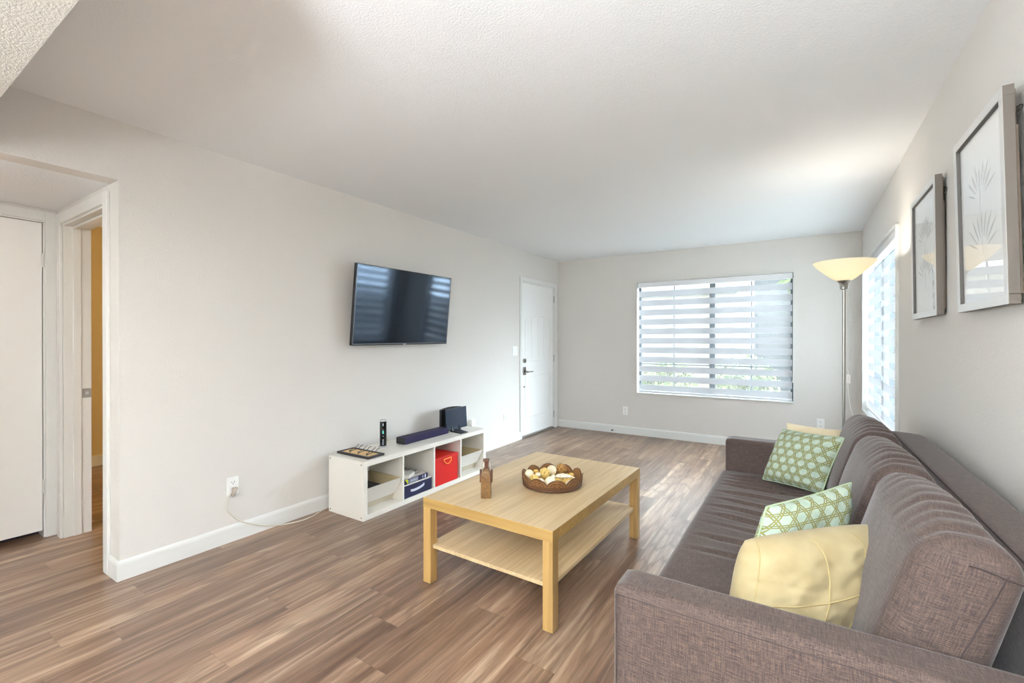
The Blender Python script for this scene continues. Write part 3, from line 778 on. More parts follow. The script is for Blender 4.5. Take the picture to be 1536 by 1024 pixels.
# red box
y0, y1 = bays[2]
t = thing('red_box', 'bright red storage box with looped handle in the third cube', 'storage box', (.27, (y0 + y1) / 2, z0))
b = bm_new(); box(b, .10, .455, y0 + .006, y1 - .030, z0, .255, .003); obj('box_body', b, M['red'], t)
b = bm_new(); box(b, .096, .4575, y0 + .004, y1 - .027, .255, .274, .004); obj('lid', b, M['red'], t)
b = bm_new(); yc = (y0 + y1) / 2 - .006
tube(b, smooth_path([(.458, yc - .045, .248), (.462, yc - .040, .225), (.464, yc - .010, .207), (.464, yc + .020, .210), (.462, yc + .045, .232), (.458, yc + .048, .250)]), .0045, 8)
tube(b, [(.458, yc - .048, .249), (.459, yc + .050, .252)], .0045, 8)
obj('loop_handle', b, M['orange'], t, True)

# things on top of the media unit
zt_ = KH + .0005
t = thing('hook_rack', 'black framed tan hook rack lying flat on the media unit', 'hook rack', (.25, 2.262, zt_))
b = bm_new(); x0, x1, ya, yb = .078, .432, 2.184, 2.338; fr = .02
box(b, x0, x1, ya, ya + fr, zt_, zt_ + .016, .002); box(b, x0, x1, yb - fr, yb, zt_, zt_ + .016, .002); box(b, x0, x0 + fr, ya + fr, yb - fr, zt_, zt_ + .016, .002); box(b, x1 - fr, x1, ya + fr, yb - fr, zt_, zt_ + .016, .002)
obj('rack_frame', b, M['black_wood'], t)
b = bm_new(); box(b, x0 + fr, x1 - fr, ya + fr, yb - fr, zt_, zt_ + .011); obj('rattan_panel', b, M['tan'], t)
for k in range(3):
    xc = x0 + .085 + k * .095
    b = bm_new()
    for s in (-1, 1):
        tube(b, smooth_path([(xc, ya + .055, zt_ + .012), (xc + s * .012, ya + .08, zt_ + .022), (xc + s * .022, yb - .035, zt_ + .028), (xc + s * .018, yb - .012, zt_ + .042), (xc + s * .026, yb + .004, zt_ + .046)]), .0022, 6)
    tube(b, smooth_path([(xc + .018, ya + .04, zt_ + .012), (xc - .004, ya + .052, zt_ + .020), (xc - .020, ya + .075, zt_ + .014)]), .0026, 6)
    obj('wire_hook', b, M['black'], t, True)
# router cylinder
rx, ry = .205, 2.525
t = thing('wifi_router', 'tall black cylinder router on the media unit', 'router', (rx, ry, zt_))
b = bm_new(); lathe(b, [(.037, 0), (.037, .004), (.030, .008)], (rx, ry, zt_), 32); obj('router_base', b, M['lightgrey'], t, True)
b = bm_new(); lathe(b, [(.027, .008), (.027, .205)], (rx, ry, zt_), 32); obj('router_body', b, M['black_gloss'], t, True)
b = bm_new(); lathe(b, [(.027, .205), (.027, .214), (.024, .218)], (rx, ry, zt_), 32); obj('cap', b, M['lightgrey'], t, True)
dirc = Vector((3.06 - rx, 0 - ry, 0)).normalized(); side = Vector((-dirc.y, dirc.x, 0))
def rmark(bm, u, z0_, z1_, w):
    p = Vector((rx, ry, zt_)) + dirc * .0268 + side * u
    a = p + side * -w; c = p + side * w; o = dirc * .0012
    hexa(bm, [a + Vector((0, 0, z0_)), c + Vector((0, 0, z0_)), c + o + Vector((0, 0, z0_)), a + o + Vector((0, 0, z0_)), a + Vector((0, 0, z1_)), c + Vector((0, 0, z1_)), c + o + Vector((0, 0, z1_)), a + o + Vector((0, 0, z1_))])
b = bm_new(); rmark(b, 0, .108, .130, .006); obj('status_light', b, M['teal'], t)
for q in ((-.001, .018, .056, .0022), (0, .058, .062, .004), (0, .172, .180, .0035), (0, .183, .190, .0035), (0, .086, .090, .003), (0, .136, .139, .003)):
    b = bm_new(); rmark(b, *q); obj('label_mark', b, M['ltext'], t)
b = bm_new(); tube(b, smooth_path([(rx - .018, ry + .022, zt_ + .05), (rx - .02, ry + .055, zt_ + .055), (rx - .04, ry + .085, zt_ + .030), (rx - .09, ry + .11, zt_ + .012), (.062, ry + .13, zt_ + .006), (.052, ry + .13, zt_ - .12)]), .0025, 6); obj('yellow_cable', b, plain('yellow_cable', rgb(214, 190, 80), .5), t, True)
# sound bar
t = thing('sound_bar', 'dark navy cloth sound bar on the media unit', 'speaker', (.262, 2.93, zt_))
b = bm_new(); box(b, .212, .315, 2.662, 3.205, zt_, zt_ + .054, .006, 3); obj('speaker_cloth', b, M['speaker'], t, 40)
for ya_ in (2.657, 3.205):
    b = bm_new(); box(b, .214, .313, ya_, ya_ + .005, zt_ + .002, zt_ + .052, .002); obj('end_cap', b, M['black'], t)
# modem standing behind, and the panel on its stand
t = thing('modem', 'black upright modem with arched top behind the glossy panel', 'modem', (.19, 3.37, zt_))
b = bm_new()
top = [(3.232 + .295 * k / 12, zt_ + .196 + .020 * math.sin(PI * (k / 12) * .75 + .45)) for k in range(13)]
prism(b, [(3.232, zt_)] + top + [(3.527, zt_)], 0, .178, .206); obj('modem_body', b, M['black'], t)
t = thing('indoor_antenna', 'glossy dark flat panel on a black stand on the media unit', 'antenna', (.34, 3.34, zt_))
b = bm_new()
hexa(b, [(.284, 3.205, zt_ + .016), (.290, 3.205, zt_ + .016), (.290, 3.512, zt_ + .016), (.284, 3.512, zt_ + .016), (.276, 3.200, zt_ + .214), (.282, 3.200, zt_ + .214), (.282, 3.508, zt_ + .216), (.276, 3.508, zt_ + .216)], .0015)
obj('panel', b, plain('glossy_slate_panel', rgb(44, 56, 72), .18), t)
b = bm_new(); hexa(b, [(.275, 3.270, zt_), (.432, 3.245, zt_), (.440, 3.335, zt_), (.287, 3.395, zt_), (.275, 3.270, zt_ + .008), (.432, 3.245, zt_ + .007), (.440, 3.335, zt_ + .007), (.287, 3.395, zt_ + .008)], .002)
box(b, .270, .300, 3.28, 3.40, zt_, zt_ + .018, .002)
obj('stand_base', b, M['black'], t)
for y in (3.285, 3.392):
    b = bm_new(); hexa(b, [(.290, y - .009, zt_ + .006), (.302, y - .009, zt_ + .006), (.302, y + .009, zt_ + .006), (.290, y + .009, zt_ + .006), (.289, y - .005, zt_ + .046), (.294, y - .005, zt_ + .046), (.294, y + .005, zt_ + .046), (.289, y + .005, zt_ + .046)]); obj('clip', b, M['black'], t)

# ------------------------------------------------------------------ coffee table
tb = thing('coffee_table', 'light oak coffee table with lower shelf in the middle of the room', 'coffee table', (1.7747, 2.3473, 0), -.0199)
TW, TL, TH = .39, .59, .45
b = bm_new(); box(b, -TW, TW, -TL, TL, TH - .052, TH, .0015); 
for f in b.faces:
    f.normal_update()
    if abs(f.normal.z) < .9: f.material_index = 1
obj('tabletop', b, None, tb, local=True, mats=[M['oak_top'], M['oak_edge']])
for sx in (-1, 1):
    for sy in (-1, 1):
        b = bm_new(); x = sx * (TW - .026); y = sy * (TL - .026); box(b, x - .0255, x + .0255, y - .0255, y + .0255, .003, TH - .052, .001); lg = obj('leg', b, M['oak_leg'], tb, local=True)
        b = bm_new(); box(b, x - .022, x + .022, y - .022, y + .022, 0, .003); obj('glide', b, M['rubber'], lg, local=True)
b = bm_new(); box(b, -TW + .020, TW - .020, -TL + .051, TL - .051, .185, .203, .001)
box(b, -TW + .051, TW - .051, -TL + .020, -TL + .051, .185, .203, .001); box(b, -TW + .051, TW - .051, TL - .051, TL - .020, .185, .203, .001)
obj('lower_shelf', b, M['oak_top'], tb, local=True)

# carved figure
zt_ = TH + .0008
fx, fy = 1.650, 1.952
t = thing('carved_bottle', 'carved brown wooden bottle figure with ear-like handles on the coffee table', 'figurine', (fx, fy, zt_), .54)
def L(p): return p
b = bm_new()
prof = [(.0, .024, .032), (.004, .025, .034), (.110, .025, .034), (.122, .0235, .032), (.140, .019, .026), (.150, .0135, .018)]
rings = []
for z, hx, hy in prof:
    rings.append([b.verts.new(q) for q in ((-hx, -hy, z), (hx, -hy, z), (hx, hy, z), (-hx, hy, z))])
for r0, r1 in zip(rings, rings[1:]):
    for k in range(4): b.faces.new((r0[k], r0[(k + 1) % 4], r1[(k + 1) % 4], r1[k]))
b.faces.new(rings[0][::-1]); b.faces.new(rings[-1])
bo = obj('bottle_body', b, M['carved'], t, local=True)
b = bm_new(); tube(b, [(-.020, -.0348, .118), (0, -.0350, .095), (.020, -.0348, .118)], .0014, 5); tube(b, [(-.025, -.0348, .088), (.025, -.0348, .088)], .0010, 5); obj('carved_line', b, M['dark_wood'], bo, local=True)
b = bm_new(); lathe(b, [(.012, .150), (.010, .156), (.0105, .180), (.012, .186)], (0, 0, 0), 16); obj('neck', b, M['dark_wood'], t, True, local=True)
b = bm_new(); box(b, -.016, .016, -.014, .014, .186, .199, .003); obj('stopper', b, M['dark_wood'], t, local=True)
for s in (-1, 1):
    b = bm_new()
    arc = [(.0, .085)] + [(.030 * math.sin(PI * k / 10) * 1.0, .085 + .060 * k / 10) for k in range(11)]
    prism(b, [(.0 + .032 * math.cos(-PI / 2 + PI * k / 12), .112 + .032 * math.sin(-PI / 2 + PI * k / 12)) for k in range(13)] + [(-.020, .144), (-.020, .080)], 0, s * .0255, s * .033)
    obj('ear', b, M['dark_wood'], t, local=True)
for s in (-1, 1):
    b = bm_new(); tube(b, smooth_path([(s * .020, 0, .135), (s * .021, .0, .160), (s * .018, .0, .180), (s * .011, 0, .190)]), .0028, 8); obj('strap', b, M['pale_wood'], t, True, local=True)

# basket with scalloped rim and its fill
bx_, by_ = 1.850, 2.325
t = thing('scalloped_basket', 'round brown wicker basket with scalloped rim on the coffee table', 'basket', (bx_, by_, zt_))
R = .166
b = bm_new(); lathe(b, [(R - .004, 0), (R, .004), (R, .010), (R - .01, .012)], (bx_, by_, zt_), 64); obj('basket_base', b, M['wicker'], t, True)
b = bm_new(); NS = 10; n = 240; ri = []
def rim(a):
    s = abs(math.sin(a * NS / 2)); return .034 + .036 * s ** .6
for k in range(n):
    a = 2 * PI * k / n; h = rim(a); ca, sa = math.cos(a), math.sin(a)
    fl = 1 + .06 * h / .07
    ri.append([b.verts.new((bx_ + R * ca, by_ + R * sa, zt_ + .004)), b.verts.new((bx_ + R * fl * ca, by_ + R * fl * sa, zt_ + h)), b.verts.new((bx_ + (R * fl - .007) * ca, by_ + (R * fl - .007) * sa, zt_ + h)), b.verts.new((bx_ + (R - .007) * ca, by_ + (R - .007) * sa, zt_ + .012))])
for k in range(n):
    p, q = ri[k], ri[(k + 1) % n]
    for j in range(3): b.faces.new((p[j], q[j], q[j + 1], p[j + 1]))
bmesh.ops.recalc_face_normals(b, faces=b.faces)
wl = obj('basket_wall', b, M['wicker'], t, 60)
b = bm_new()
pts = []
for k in range(n):
    a = 2 * PI * k / n; h = rim(a); fl = 1 + .06 * h / .07; pts.append((bx_ + (R * fl - .003) * math.cos(a), by_ + (R * fl - .003) * math.sin(a), zt_ + h))
tube(b, pts, .0042, 6, True)
for k in range(NS):                                                # smaller woven arches inside each scallop, and coils round the wall
    for f in (.72, .46):
        arc = []
        for q in range(13):
            tt = q / 12; a = 2 * PI * (k + .5 + (tt - .5) * f) / NS; h = .016 + f * (.018 + .036 * math.sin(PI * tt) ** .6)
            rr = R * (1 + .06 * h / .07) + .0012; arc.append((bx_ + rr * math.cos(a), by_ + rr * math.sin(a), zt_ + h))
        tube(b, arc, .0022, 5)
for h in (.013, .020, .027):
    tube(b, [(bx_ + (R * (1 + .06 * h / .07) + .0014 * math.sin(j * PI / 2 + h * 900)) * math.cos(2 * PI * j / 160), by_ + (R * (1 + .06 * h / .07) + .0014 * math.sin(j * PI / 2 + h * 900)) * math.sin(2 * PI * j / 160), zt_ + h) for j in range(160)], .0020, 5, True)
obj('braided_rim', b, plain('dark_wicker_rim', rgb(98, 62, 32), .6, bump=.4, bscale=200), wl, True)
b = bm_new(); pts = [(bx_ + R * math.cos(2 * PI * k / 80), by_ + R * math.sin(2 * PI * k / 80), zt_ + .008) for k in range(80)]
tube(b, pts, .0055, 8, True); obj('base_ring', b, plain('dark_wicker_ring', rgb(84, 52, 28), .6, bump=.4, bscale=200), wl, True)
FILL = [  # px, py, height, radius, material, name, label
 (793.8, 711, .052, .027, 'ball_cream', 'decorative_ball', 'large cream ball at the left end of the basket'),
 (817, 709.5, .060, .031, 'ball_yellow', 'decorative_ball', 'large speckled yellow ball in the middle of the basket'),
 (827.5, 705, .056, .029, 'ball_cream', 'decorative_ball', 'smooth white ball behind the speckled yellow ball'),
 (842, 703.5, .052, .032, 'ball_twig', 'decorative_ball', 'brown twig ball at the back of the basket'),
 (825.6, 723, .048, .032, 'ball_cream', 'decorative_ball', 'large white ball at the front of the basket'),
 (829.8, 715, .060, .014, 'shell', 'decorative_ball', 'small white ball between the two large white ones'),
 (804, 706.5, .050, .014, 'gold_nut', 'seed_pod', 'small golden pod near the back left rim of the basket'),
 (807, 711.5, .062, .015, 'shell', 'sea_shell', 'small white shell beside the large cream ball'),
 (801.5, 718.5, .044, .026, 'ball_yellow', 'decorative_ball', 'speckled yellow ball at the front left of the basket'),
 (850, 718, .044, .030, 'ball_yellow', 'decorative_ball', 'speckled yellow ball at the right of the basket'),
 (857, 711.5, .052, .013, 'gold_nut', 'seed_pod', 'small golden pod at the right rim of the basket'),
 (837, 720.8, .056, .013, 'gold_nut', 'seed_pod', 'small golden pod right of the large front ball'),
 (854.5, 724.5, .036, .020, 'shell', 'sea_shell', 'pale shell at the front right of the basket'),
 (811.5, 721.5, .046, .019, 'shell', 'sea_shell', 'pale shell left of the large front ball'),
]
CAM = Vector((3.0614, 0, 1.2803)); YAW, PITCH, FPX = .5691, -.0024, 678.18
Fv = Vector((-math.sin(YAW) * math.cos(PITCH), math.cos(YAW) * math.cos(PITCH), math.sin(PITCH))); Rv = Vector((math.cos(YAW), math.sin(YAW), 0)); Uv = Rv.cross(Fv)
def at_height(u, v, z):
    d = Fv + Rv * ((u - 768) / FPX) - Uv * ((v - 512) / FPX); return CAM + d * ((z - CAM.z) / d.z)
for i, (u, v, h, r, m, nm, lb) in enumerate(FILL):
    p = at_height(u, v, zt_ + h)
    b = bm_new(); ball(b, (0, 0, 0), r, 3, (1, 1, 1) if 'ball' in nm else (1.15, .85, .8), .05 if m == 'ball_cream' else .22, i)
    o = obj(nm, b, M[m], None, True); o.location = p; tag(o, lb, 'ball' if 'ball' in nm else ('seed pod' if 'pod' in nm else 'shell'), 'potpourri in the basket')
p = at_height(847, 714, zt_ + .070)
b = bm_new(); tube(b, [(-.05, -.012, -.002), (-.035, -.006, .0), (-.01, 0, .002), (.02, .006, 0), (.055, .012, -.006)], [.003, .011, .014, .009, .002], 14)
o = obj('sea_shell', b, M['shell'], None, True); o.location = p; o.rotation_euler = (0, 0, .25); tag(o, 'long pointed white shell lying on top at the right of the basket', 'shell', 'potpourri in the basket')
# low bed of dried bits under the balls
b = bm_new(); rnd = random.Random(3)
for k in range(230):
    a = rnd.random() * 2 * PI; rr = (R - .030) * math.sqrt(rnd.random()); ball(b, (bx_ + rr * math.cos(a), by_ + rr * math.sin(a), zt_ + .018 + rnd.random() * .008), .008 + rnd.random() * .005, 1, (1.3, .8, .6), .3, k)
o = obj('dried_petals', b, M['ball_yellow'], None, True); tag(o, 'bed of small dried golden bits under the balls in the basket', 'potpourri', kind='stuff')

# ------------------------------------------------------------------ soft furnishing helpers
def soft_box(c8, n, rnd_, bulge, fold=None, seed=0):
    """c8: bottom loop (4) + top loop (4) corners mapped from the cube x,y,z in -1..1:
    order (-,-),(+,-),(+,+),(-,+). bulge: dict axis-sign -> metres along the face's outward direction"""
    bm = bm_new(); bmesh.ops.create_cube(bm, size=2.0)
    nn = n if isinstance(n, tuple) else (n, n, n)
    for ax in range(3):
        es = [e for e in bm.edges if abs((e.verts[0].co - e.verts[1].co)[ax]) > 1e-6]
        bmesh.ops.subdivide_edges(bm, edges=es, cuts=nn[ax], use_grid_fill=True)
    C = [Vector(p) for p in c8]
    def tri(p):
        u, v, w = [(q + 1) / 2 for q in p]
        lo = C[0] * (1 - u) * (1 - v) + C[1] * u * (1 - v) + C[2] * u * v + C[3] * (1 - u) * v
        hi = C[4] * (1 - u) * (1 - v) + C[5] * u * (1 - v) + C[6] * u * v + C[7] * (1 - u) * v
        return lo * (1 - w) + hi * w
    ctr = tri((0, 0, 0))
    ext = [(tri((1, 0, 0)) - tri((-1, 0, 0))) / 2, (tri((0, 1, 0)) - tri((0, -1, 0))) / 2, (tri((0, 0, 1)) - tri((0, 0, -1))) / 2]
    rn = [min(.95, rnd_ / e.length) for e in ext]; newco = {}; c0 = C[0]
    for v in bm.verts:
        p = v.co.copy(); core = Vector([max(-1 + rn[i], min(1 - rn[i], p[i])) for i in range(3)])
        d = Vector([(p[i] - core[i]) / rn[i] for i in range(3)])
        if d.length > 1: d = d / d.length * max(1.0, 1.0)
        q = Vector([core[i] + d[i] * rn[i] for i in range(3)])
        w = tri(q)
        for (ax, sg), amt in bulge.items():
            o = [i for i in range(3) if i != ax]
            k = max(0, q[ax] * sg); k = k ** 3
            f = (1 - q[o[0]] ** 2) * (1 - q[o[1]] ** 2)
            w += ext[ax].normalized() * sg * amt * max(f, 0) ** .7 * k
        if fold: w += fold(q, w)
        newco[v] = w
    uv = bm.loops.layers.uv.new('UVMap'); Ls = [e.length for e in ext]
    for f in bm.faces:
        c = f.calc_center_median(); ax = max(range(3), key=lambda i: abs(c[i])); o = [i for i in range(3) if i != ax]
        for lp in f.loops: lp[uv].uv = (lp.vert.co[o[0]] * Ls[o[0]] + 1.7 * ax, lp.vert.co[o[1]] * Ls[o[1]] + c0[0] * 3.1)
    for v, w in newco.items(): v.co = w
    return bm, tri
def pillow_mesh(TLc, TRc, BRc, BLc, thick, n=40, scallop=.05, seed=0, wr=.006, front=None, rc=.025):
    TLc, TRc, BRc, BLc = map(Vector, (TLc, TRc, BRc, BLc))
    nrm = ((TRc - TLc) + (BRc - BLc)).cross((TLc - BLc) + (TRc - BRc)).normalized()
    if nrm.dot(CAM - TLc) < 0: nrm = -nrm
    bm = bm_new(); uv = bm.loops.layers.uv.new('UVMap'); side = {}
    def base(u, v):
        uu = u * (1 - scallop * (1 - v * v) ** 1.0 * abs(u) ** 3); vv = v * (1 - scallop * (1 - u * u) * abs(v) ** 3)
        uu, vv = uu * (1 - rc * abs(v) ** 7), vv * (1 - rc * abs(u) ** 7)
        a = (uu + 1) / 2; c = (vv + 1) / 2
        return TLc * (1 - a) * c + TRc * a * c + BRc * a * (1 - c) + BLc * (1 - a) * (1 - c)
    grids = []
    for sgn in (1, -1):
        g = []
        for j in range(n + 1):
            row = []
            for i in range(n + 1):
                if sgn < 0 and (i in (0, n) or j in (0, n)): row.append(grids[0][j][i]); continue
                u = -1 + 2 * i / n; v = -1 + 2 * j / n
                h = thick / 2 * (max(0, (1 - u ** 4) * (1 - v ** 4)) ** .62)
                p = base(u, v)
                ew = (1 - max(abs(u), abs(v))) 
                wv = wr * (noise.noise(Vector((u * 2.6 + seed * 7, v * 2.6, sgn * 2.))) * 1.1 + .6 * noise.noise(Vector((u * 6 + seed, v * 6, 4.))))
                fo = front(u, v) if (front and sgn > 0) else 0
                p = p + nrm * (sgn * h + (wv * sgn + fo) * min(1, ew * 5))
                row.append(bm.verts.new(p))
            g.append(row)
        grids.append(g)
        for j in range(n):
            for i in range(n):
                q = (g[j][i], g[j][i + 1], g[j + 1][i + 1], g[j + 1][i])
                f = bm.faces.new(q if sgn > 0 else q[::-1])
                for lp, (a, c) in zip(f.loops, ((i, j), (i + 1, j), (i + 1, j + 1), (i, j + 1)) if sgn > 0 else ((i, j + 1), (i + 1, j + 1), (i + 1, j), (i, j))):
                    lp[uv].uv = (a / n, c / n)
    bmesh.ops.recalc_face_normals(bm, faces=bm.faces)
    bnd = [grids[0][0][i].co.copy() for i in range(n)] + [grids[0][j][n].co.copy() for j in range(n)] + [grids[0][n][i].co.copy() for i in range(n, 0, -1)] + [grids[0][j][0].co.copy() for j in range(n, 0, -1)]
    G = [[q.co.copy() for q in row] for row in grids[0]]
    def front_pt(u, v):
        a = (u + 1) / 2 * n; c = (v + 1) / 2 * n; i = min(int(a), n - 1); j = min(int(c), n - 1); a -= i; c -= j
        return G[j][i] * (1 - a) * (1 - c) + G[j][i + 1] * a * (1 - c) + G[j + 1][i + 1] * a * c + G[j + 1][i] * (1 - a) * c
    return bm, bnd, nrm, front_pt

# ------------------------------------------------------------------ sofa
so = thing('sofa', 'long taupe fabric sofa along the right wall', 'sofa', (3.1, 2.2, 0))
SX0, SX1 = 2.652, 3.50
AZ = .655
def arm(y0, y1):
    c = [(SX0, y0, .07), (SX1, y0, .07), (SX1, y1, .07), (SX0, y1, .07), (SX0, y0, AZ), (SX1, y0, AZ), (SX1, y1, AZ), (SX0, y1, AZ)]
    bm, _ = soft_box(c, 24, .022, {(1, 1): .004, (1, -1): .004})
    return bm
NA0, NA1, FA0, FA1 = 1.118, 1.238, 3.170, 3.300
for (a, c) in ((NA0, NA1), (FA0, FA1)):
    o = obj('arm', arm(a, c), M['fabric'], so, 60)
    b = bm_new()
    for yy in (a - .0005, c + .0005):
        tube(b, [(SX0 + .012, yy, .08), (SX0 + .012, yy, AZ - .024), (SX1 - .02, yy, AZ - .024)], .0016, 5)
    obj('arm_seam', b, M['fabric_dark'], o)
# seat mattress with creases running front to back
folds = [(3.02, .016), (2.93, .010), (2.86, .018), (2.80, .014), (2.66, .012), (2.52, .012), (2.40, .010), (2.27, .011), (2.16, .008), (2.0, .009), (1.86, .007)]
def seat_fold(q, w):
    if q.z < .5: return Vector((0, 0, 0))
    fx = max(0., min(1., (w.x - 2.66) / .12)); dz = 0
    for i, (fy_, amp) in enumerate(folds):
        cy = fy_ + .10 * (w.x - 2.9) * (-1 if i % 3 else -.6) + .02 * noise.noise(Vector((w.x * 5, i * 3.3, 0)))
        d = (w.y - cy) / .015
        k = .55 + .45 * noise.noise(Vector((w.x * 4 + i, i * 1.7, 2)))
        dz += -amp * k * math.exp(-d * d) + amp * .7 * k * math.exp(-((d - 1.9) ** 2) / 1.4)
    dz += .004 * noise.noise(Vector((w.x * 6, w.y * 6, 0)))
    return Vector((0, 0, dz * 1.35 * fx * (q.z - .5) * 2))
def grid_box_folds():
    c = [(2.632, NA1, .27), (3.40, NA1, .27), (3.40, FA0, .27), (2.632, FA0, .27), (2.632, NA1, .458), (3.40, NA1, .458), (3.40, FA0, .458), (2.632, FA0, .458)]
    bm, _ = soft_box(c, (44, 230, 8), .03, {(2, 1): .012, (0, -1): .006}, seat_fold)
    return bm
obj('seat', grid_box_folds(), M['fabric'], so, 80)
b, _ = soft_box([(2.668, NA1, .08), (3.46, NA1, .08), (3.46, FA0, .08), (2.668, FA0, .08), (2.668, NA1, .27), (3.46, NA1, .27), (3.46, FA0, .27), (2.668, FA0, .27)], 6, .008, {}); obj('base', b, M['fabric'], so)
c = [(3.415, NA1, .10), (3.592, NA1, .10), (3.592, 3.10, .10), (3.415, FA0 - .01, .10), (3.462, NA1 - .02, .803), (3.577, NA1 - .02, .812), (3.577, 3.03, .812), (3.455, 3.15, .803)]
bm, tri = soft_box(c, 30, .022, {(0, -1): .012, (2, 1): .004})
bk = obj('back', bm, M['fabric'], so, 60)
b = bm_new(); tube(b, [(3.468, NA1, .8025), (3.463, 2.2, .8045), (3.459, 3.12, .8025)], .0018, 5)
tube(b, [(3.455, NA1, .775), (3.450, 2.2, .775), (3.448, 3.13, .775)], .0012, 5)
obj('back_seam', b, M['fabric_dark'], bk)
for (x, y) in ((2.72, 1.18), (2.72, 3.23), (3.42, 1.18), (3.42, 3.23)):
    b = bm_new(); lathe(b, [(.022, 0), (.028, .07)], (x, y, 0), 16); obj('leg', b, M['sofa_leg'], so, True)

# three loose back cushions
def back_cushion(y0, y1, label, seed, dx=0.):
    fb, ft, rt, rb_ = 3.168 + dx, 3.285 + dx, 3.405 + dx, 3.350 + dx
    z0_, z1, z2 = .472, .872, .852
    c = [(fb, y0, z0_), (rb_, y0, z0_), (rb_, y1, z0_), (fb, y1, z0_), (ft, y0 + .004, z1), (rt + .040, y0 + .004, z2 - .010), (rt, y1 - .004, z2), (ft, y1 - .004, z1)]
    def fold(q, w):
        # pinched gathers over the top edge, strongest near the far end
        k = max(0, q.z) ** 2 * (1 - abs(q.y) ** 6) * (.55 + .75 * noise.noise(Vector((q.y * 2.2 + seed * 5, 3.1, 0))))
        g = 0
        for i in range(9):
            cy = -.75 + i * .2 + .16 * noise.noise(Vector((i * 2.1, seed, 0)))
            cy += .10 * q.x + .05 * q.z
            d = (q.y - cy) / .045
            g += -(.6 + .6 * noise.noise(Vector((i * 1.3, seed * 2.2, 1)))) * math.exp(-d * d)
        amp = .017 * k
        sag = -.012 * (1 - q.z) * .5
        body = .006 * noise.noise(w * 5 + Vector((seed * 4, 0, 0)))
        return Vector((-.5 * g * amp * -1, 0, g * amp * 1.0)) + Vector((body, 0, body * .5))
    bm, tri = soft_box(c, 56, .050, {(0, -1): .024, (2, 1): .026, (1, -1): .003, (1, 1): .003, (0, 1): .004}, fold)
    t = obj('sofa_cushion', bm, M['fabric'], None, 80); tag(t, label, 'cushion', 'back cushions on the sofa')
    def onf(u, s, w_, inset=0):
        return tri((u, s, w_))
    for s in (-1, 1):
        b = bm_new()
        yy = (y0 - .002) if s < 0 else (y1 + .002)
        pts = []
        for k in range(13):
            f = -0.86 + 1.72 * k / 12; p = Vector(tri((.32 + .25 * f, s, f))); bul = .003 * max(0, (1 - (.3) ** 2) * (1 - f * f)) ** .7
            pts.append((p.x, p.y + s * (bul * .86 + .0008), p.z))
        tube(b, pts, .0016, 5); obj('seam', b, M['fabric_dark'], t); b = bm_new()
        pts = []
        for k in range(11):
            f = -.15 + 1.02 * k / 10; p = Vector(tri((f, s, .86 - .05 * abs(f)))); pts.append((p.x, p.y + s * .0016, p.z))
        tube(b, pts, .0018, 5); obj('seam', b, M['fabric_dark'], t)
    return t
back_cushion(NA1 + .012, 1.876, 'taupe sofa back cushion nearest the camera, behind the yellow pillow', 1)
back_cushion(1.884, 2.516, 'middle taupe back cushion of the sofa', 2, -.004)
back_cushion(2.524, FA0 - .012, 'farthest taupe back cushion, next to the floor lamp', 3)

# throw pillows
def throw_pillow(q, thick, mat, label, seed, pipe=None, front=None, scallop=.05, n=44, rc=.02):
    bm, bnd, nrm, fp = pillow_mesh(*q, thick, n, scallop, seed, .006, front, rc)
    o = obj('throw_pillow', bm, mat, None, 80); tag(o, label, 'pillow')
    if pipe:
        b = bm_new(); tube(b, bnd, .0035, 6, True); obj('piping', b, pipe, o, True)
    return o, fp, nrm
throw_pillow(((2.972, 3.075, .765), (3.245, 2.77, .800), (3.150, 2.76, .505), (2.872, 2.965, .482)), .125, M['cane'], 'pale green lattice pillow leaning at the far arm of the sofa', 1, M['cane_pipe'])
throw_pillow(((2.965, 1.690, .738), (3.210, 1.950, .792), (3.165, 1.80, .49), (2.895, 1.575, .49)), .125, M['cane'], 'pale green lattice pillow behind the yellow pillow', 2, M['cane_pipe'])
def crease(u, v):
    return -.010 * math.exp(-((v - .05 + .35 * (u + .5)) / .05) ** 2) * max(0, -u)
oy, fp, nrm = throw_pillow(((2.922, 1.435, .716), (3.240, 1.680, .748), (3.180, 1.515, .49), (2.898, 1.285, .49)), .165, M['yellow_cotton'], 'pale yellow quilted pillow in the near corner of the sofa', 3, None, crease, -.035, 50, .035)
b = bm_new()
def stitch(fn):
    pts = []
    for k in range(25):
        u, v = fn(k / 24); pts.append(fp(max(-1, min(1, u)), max(-1, min(1, v))) + nrm * .0006)
    sm = []
    for i in range(len(pts)):
        a = pts[max(0, i - 1)]; c2 = pts[min(len(pts) - 1, i + 1)]; sm.append((a + pts[i] * 2 + c2) / 4)
    tube(b, sm, .0022, 5)
for fn in (lambda t: (-.18 + .34 * math.sin(PI * min(1, t * .75)), 1 - 2 * t), lambda t: (.46 + .26 * math.sin(PI * min(1, t * .8)), 1 - 2 * t),
           lambda t: (-1 + 2 * t, -.22 - .14 * math.sin(PI * t) + .10 * t), lambda t: (-.86 + .03 * math.sin(PI * t), 1 - 2 * t)):
    b = bm_new(); stitch(fn); obj('stitching', b, M['yellow_seam'], oy, True)
throw_pillow(((2.985, 3.155, .792), (3.262, 3.135, .778), (3.275, 3.045, .485), (2.98, 3.06, .485)), .085, M['cream_cotton'], 'cream pillow tucked behind the far green pillow', 4)

